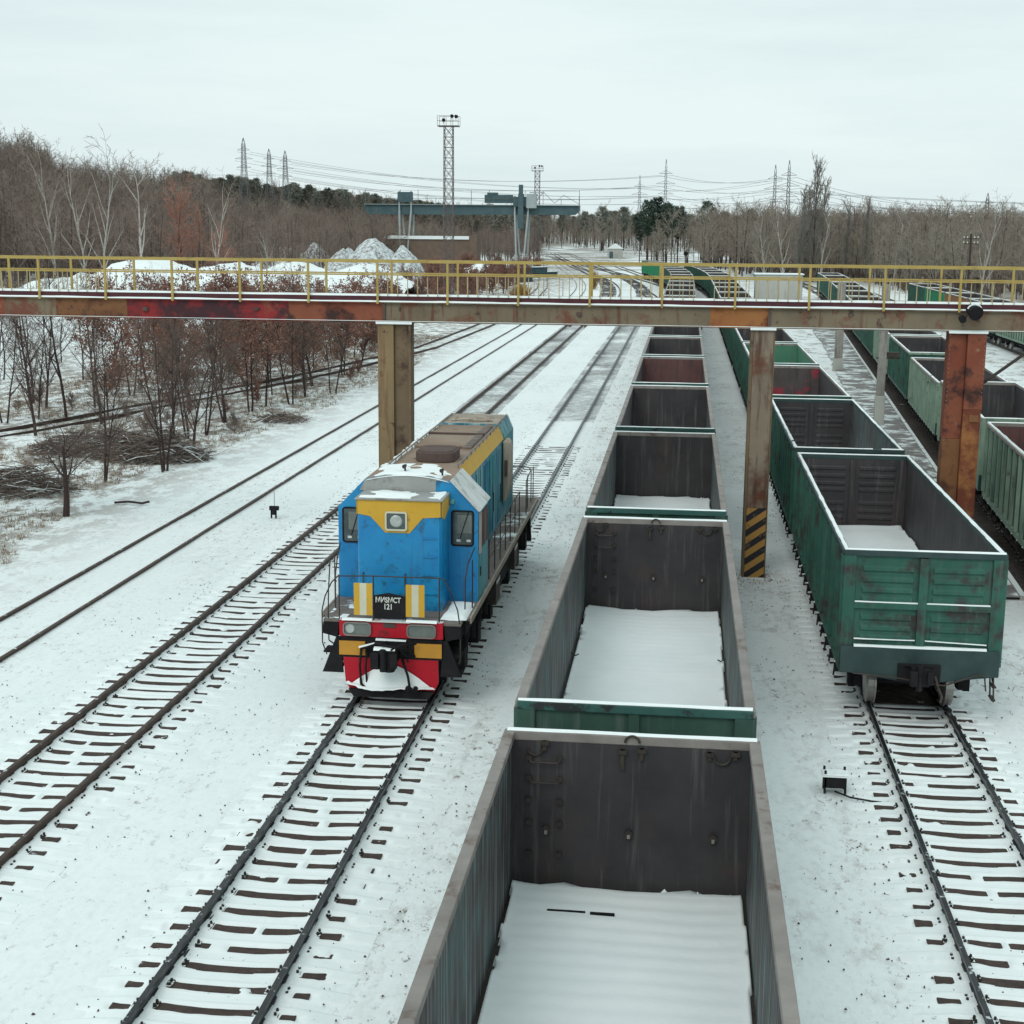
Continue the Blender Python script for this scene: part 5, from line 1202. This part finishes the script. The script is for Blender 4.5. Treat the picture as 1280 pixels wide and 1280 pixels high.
t = thing('long_shed', 'long low ochre shed with snow-covered roof below the gantry crane', 'shed', (-55.5, 330, -.2))
b = MB(); b.box(-12, 7, -3, 3, -1, 7.5); b.build('wall', 'brick', t)
b = MB(); b.box(-12.3, 7.0, -3.4, 3.4, 7.5, 8.2); b.build('roof', 'snow', t); b = MB(); b.box(7.02, 8.8, -3.2, 3, -1, 8.5); b.build('end_wall', 'brick', t)
t = thing('pale_hut', 'small pale hut beside the far end of the tracks', 'hut', (-25, 520, -.2))
b = MB(); b.box(-2.6, 2.6, -2, 2, 0, 3.4); b.build('wall', 'hut', t); b = MB(); b.prism([(-2.9, 3.4), (2.9, 3.4), (0, 5.2)], 1, -2.3, 2.3); b.build('roof', 'snow', t, fix=True); b = MB(); b.box(-1.9, -.6, -2.05, -2.01, 0, 2.4); b.build('door', 'crane', t)
for i, (x, y, L, a, h) in enumerate(((-37.5, 262, 20, -.95, 0), (-34.6, 270, 22, -1.02, .0), (-38.2, 272, 20, -.9, 1.5), (-33, 282, 20, -1.1, 1.4), (-40.2, 285, 16, -1.2, 0), (-31.5, 291, 18, -1.15, .3))):
    b = MB(); b.box(-L/2, L/2, -.9, .9, 0, .12); b.box(-L/2, L/2, -.9, .9, 1.0, 1.1); b.box(-L/2, L/2, -.1, .1, .12, 1.0); b.box(-L/2, L/2, -.55, -.4, .12, 1.0); b.box(-L/2, L/2, .4, .55, .12, 1.0)
    o = b.build('steel_beam', 'crane'); tag(o, 'long dark steel bridge girder lying in the stockpile behind the footbridge', 'girder', 'stockpiled steel girders')
    o.location = (x, y, -.15+h); o.rotation_euler = (0, 0, R(90)+a+.55)
    b = MB(); b.box(-L/2, L/2, -.8, .8, 1.102, 1.22); b.build('snow_cap', 'snow', o)
# ------------------------------------------------------------------ gantry crane
CR = thing('gantry_crane', 'blue-grey gantry crane with a long girder above the stockyard in the distance', 'gantry crane', (-46.5, 330, 0))
b = MB(); b.prism([(-26.3, 13.4), (-25.5, 12.7), (21.5, 12.9), (22.6, 13.8), (22.6, 14.9), (-26.3, 14.9)], 1, -.9, .9); b.build('girder', 'crane', CR, fix=True)
b = MB(); b.box(-26.3, 22.6, -1.5, 1.5, 14.9, 15.02); b.build('walkway', 'crane_pale', CR)
b = MB()
for x in frange(-26, 22.5, 4): b.tube((x, -1.4, 15), (x, -1.4, 18.2 if int(x) % 3 else 16.4), .07, .07, 4)
b.tube((-26, -1.4, 16.3), (22.5, -1.4, 16.3), .05, .05, 4); b.tube((-26, -1.4, 18.1), (22.5, -1.4, 18.0), .035, .035, 4)
b.poly([(12, -1.4, 15.2), (14.5, -1.4, 17.8), (17, -1.4, 15.4), (19, -1.4, 17.2), (22.4, -1.4, 15.3)], .06, 4); b.tube((22.5, -1.4, 12.4), (22.5, -1.4, 17), .16, .12, 4); b.build('railing', 'pylon', CR)
for xc, w, hh, m in ((-16.8, 1.35, 17.9, 'crane_pale'), (9.6, 1.5, 17.0, 'crane_pale')):
    lg = MB()
    for sx in (-1, 1):
        for sy in (-1, 1): lg.tube((xc+sx*w, sy*1.6, 13.5), (xc+sx*w*.45, sy*4.5, .2), .24, .20, 6)
        lg.tube((xc+sx*w, -1.6, 13.4), (xc+sx*w, -1.6, hh), .2, .2, 6)
    lg.box(xc-w, xc+w, -5, 5, .1, .8); lg.build('leg', m, CR)
    tb = MB(); tb.box(xc-w*1.25, xc+w*1.25, -1.9, -.95, hh-2.4, hh-.2); tb.tube((xc+.3, -1.95, hh-1), (xc+.3, -1.91, hh-1), .7, .7, 12); tb.build('head', 'crane', CR)
b = MB(); b.box(8.9, 10.1, -2.4, -1.0, 9.8, 17.4); b.box(9.0, 9.9, -2.2, -1.2, 17.4, 19.4); b.build('stair_tower', 'crane', CR)
b = MB(); b.box(10.8, 13.0, -2.6, -1.0, 14.3, 17.4); b.box(11.4, 14.6, -2.0, -1.2, 17.6, 17.8); b.build('operator_cab', 'crane_pale', CR)
b = MB(); b.box(1.2, 7.4, -1.2, 1.2, 15.4, 17.2); b.box(1.8, 4.0, -1.3, 1.3, 17.2, 17.7); b.build('trolley', 'crane', CR)
# ------------------------------------------------------------------ lattice towers
def lattice(b, H, w0, w1, nseg, r=.06, z0=0., xo=0):
    c = lambda z: (w0+(w1-w0)*(z-z0)/(H-z0))/2
    zs = frange(z0, H, (H-z0)/nseg)
    for sx, sy in ((-1, -1), (1, -1), (1, 1), (-1, 1)): b.tube((sx*c(z0), sy*c(z0), z0), (sx*c(H), sy*c(H), H), r, r*.8, 4, 0, False)
    for za, zb in zip(zs, zs[1:]):
        a, d = c(za), c(zb)
        for (ax, ay), (bx_, by_) in (((-1, -1), (1, -1)), ((1, -1), (1, 1)), ((1, 1), (-1, 1)), ((-1, 1), (-1, -1))):
            b.tube((ax*a, ay*a, za), (bx_*d, by_*d, zb), r*.55, r*.55, 3, 0, False); b.tube((bx_*a, by_*a, za), (ax*d, ay*d, zb), r*.55, r*.55, 3, 0, False); b.tube((ax*d, ay*d, zb), (bx_*d, by_*d, zb), r*.55, r*.55, 3, 0, False)
def light_tower(x, y, H, w, label, pw=1.25):
    t = thing('floodlight_tower', label, 'floodlight tower', (x, y, ground_z(x, y))); b = MB(); lattice(b, H-1.2, w, w*.92, int(H/1.25), .055*w/1.1); b.build('lattice_mast', 'lattice', t)
    b = MB(); b.box(-pw, pw, -pw*.6, pw*.6, H-1.22, H-1.1); b.build('platform', 'lattice', t)
    b = MB()
    for sx in (-pw, -pw*.35, pw*.3, pw):
        for sy in (-1, 1): b.tube((sx, sy*pw*.6, H-1.1), (sx, sy*pw*.6, H), .03, .03, 4)
    for sy in (-1, 1):
        for z in (H-.55, H): b.tube((-pw, sy*pw*.6, z), (pw, sy*pw*.6, z), .03, .03, 4)
    b.build('railing', 'lattice', t)
    for sx, z in ((-pw*.45, H-.35), (pw*.35, H+.1), (pw*.75, H+.05)):
        b = MB(); b.tube((sx, -pw*.55, z-.05), (sx+.12, -pw*.8, z-.18), .14, .22, 10); b.tube((sx, -pw*.4, z-.5), (sx, -pw*.55, z), .03, .03, 4); b.build('lamp', 'black', t)
    return t
light_tower(-28.6, 176, 23.0, 1.12, 'tall dark lattice floodlight tower rising in front of the gantry crane')
light_tower(-35.6, 350, 24.6, 1.25, 'smaller-looking lattice floodlight tower behind the right leg of the gantry crane', 1.35)
def pylon(x, y, H, label, w=5, arms=True, base=None):
    z = ground_z(x, y); t = thing('power_pylon', label, 'pylon', (x, y, z)); b = MB(); top = H-z; w *= .8; lattice(b, top*.62, w, w*.34, 5, .10); lattice(b, top*.93, w*.34, w*.22, 6, .085, top*.62); lattice(b, top, w*.2, .1, 1, .08, top*.93); b.build('lattice_mast', 'pylon', t)
    b = MB(); tips = []
    for k, L in ((.66, 2.6), (.76, 3.2), (.86, 2.2)):
        for s in (-1, 1): b.tube((0, 0, top*k), (s*L, 0, top*k), .12, .06, 4); b.tube((0, 0, top*k+1.0), (s*L, 0, top*k), .08, .05, 4); tips.append(Vector((x+s*L, y, z+top*k-.6)))
    b.build('crossarm', 'pylon', t); return tips
P1 = pylon(-153, 500, 39.8, 'dark power pylon standing alone at the left of the distant group of three', 6)
P2 = pylon(-161.3, 560, 39.3, 'middle power pylon of the three above the wooded hill', 6)
P3 = pylon(-149.4, 540, 37.6, 'right power pylon of the three above the wooded hill', 6)
P4 = pylon(-19.5, 600, 31.4, 'slim power pylon just left of the dark pines', 3.4)
P5 = pylon(-7.6, 500, 33.0, 'slim tall power pylon directly above the dark pines', 3)
P6 = pylon(25.7, 450, 29.2, 'left power pylon of the pair beside the poplars', 3.2)
P7 = pylon(28.4, 430, 29.6, 'right power pylon of the pair beside the poplars', 3.4)
P8 = pylon(97.5, 500, 22.6, 'power pylon topping the right wood near the right edge', 4.5)
def wires(A, B, sag, label):
    b = MB()
    for a, c in zip(A, B):
        pts = []
        for i in range(25): t_ = i/24; p = a.lerp(c, t_); p.z -= sag*4*t_*(1-t_); pts.append(p)
        b.poly(pts, .05, 3)
    tag(b.build('power_line', 'wire'), label, 'power line')
off = lambda P, dx, dy, dz: [p+Vector((dx, dy, dz)) for p in P]
wires(P1, P4, 4, 'power cables from the lone left pylon to the pylon left of the pines')
wires(P3, P5, 4, 'power cables from the right hill pylon to the pylon above the pines')
wires(P4, P6, 2, 'power cables between the pylon left of the pines and the poplar pair')
wires(P5, P7, 2, 'power cables between the pylon above the pines and the poplar pair')
wires(P7, P8, 3, 'power cables from the poplar pair to the pylon near the right edge')
wires(P6[:4], off(P6[:4], 260, -170, -1), 5, 'power cables leaving the poplar pair toward the right edge')
wires(P2[:2], off(P2[:2], -300, -150, 12), 5, 'power cables leaving the hill pylons toward the left edge')


# ---- give look-alikes of small groups a label by their order in the view
def order_labels(group, noun):
    bpy.context.view_layer.update()
    L = sorted([o for o in scene.objects if o.parent is None and o.get('group') == group], key=lambda o: math.atan2(o.location.x, o.location.y))
    ords = ['leftmost', 'second', 'third', 'fourth', 'fifth', 'sixth', 'seventh', 'eighth', 'ninth', 'tenth', 'eleventh', 'twelfth', 'thirteenth', 'fourteenth', 'fifteenth', 'sixteenth', 'seventeenth', 'eighteenth', 'nineteenth']
    for i, o in enumerate(L):
        w = 'rightmost' if i == len(L)-1 else ords[min(i, 18)]
        o['label'] = noun % (w if w in ('leftmost', 'rightmost') else w+' from the left')
order_labels('birches before the woods', 'white-stemmed bare birch, %s of all the birches before the woods')
order_labels('poplars above the right wood', 'slender bare poplar above the right wood, %s of its group')
order_labels('pines beyond the yard', 'dark green pine beyond the end of the yard, %s of the pines')
order_labels('russet trees', 'russet-orange bare tree in the left wood, %s of the russet ones')
order_labels('leafy oaks of the grove', 'small oak with dry brown leaves, %s of the grove oaks')
order_labels('saplings beyond the old track', 'thin bare sapling beyond the old curving track, %s of its group')
order_labels('stockpiled steel girders', 'long dark steel girder in the stockpile, %s of the girders')
order_labels('low bushes of the grove', 'low tangled brown bush between the grove trees, %s of them')
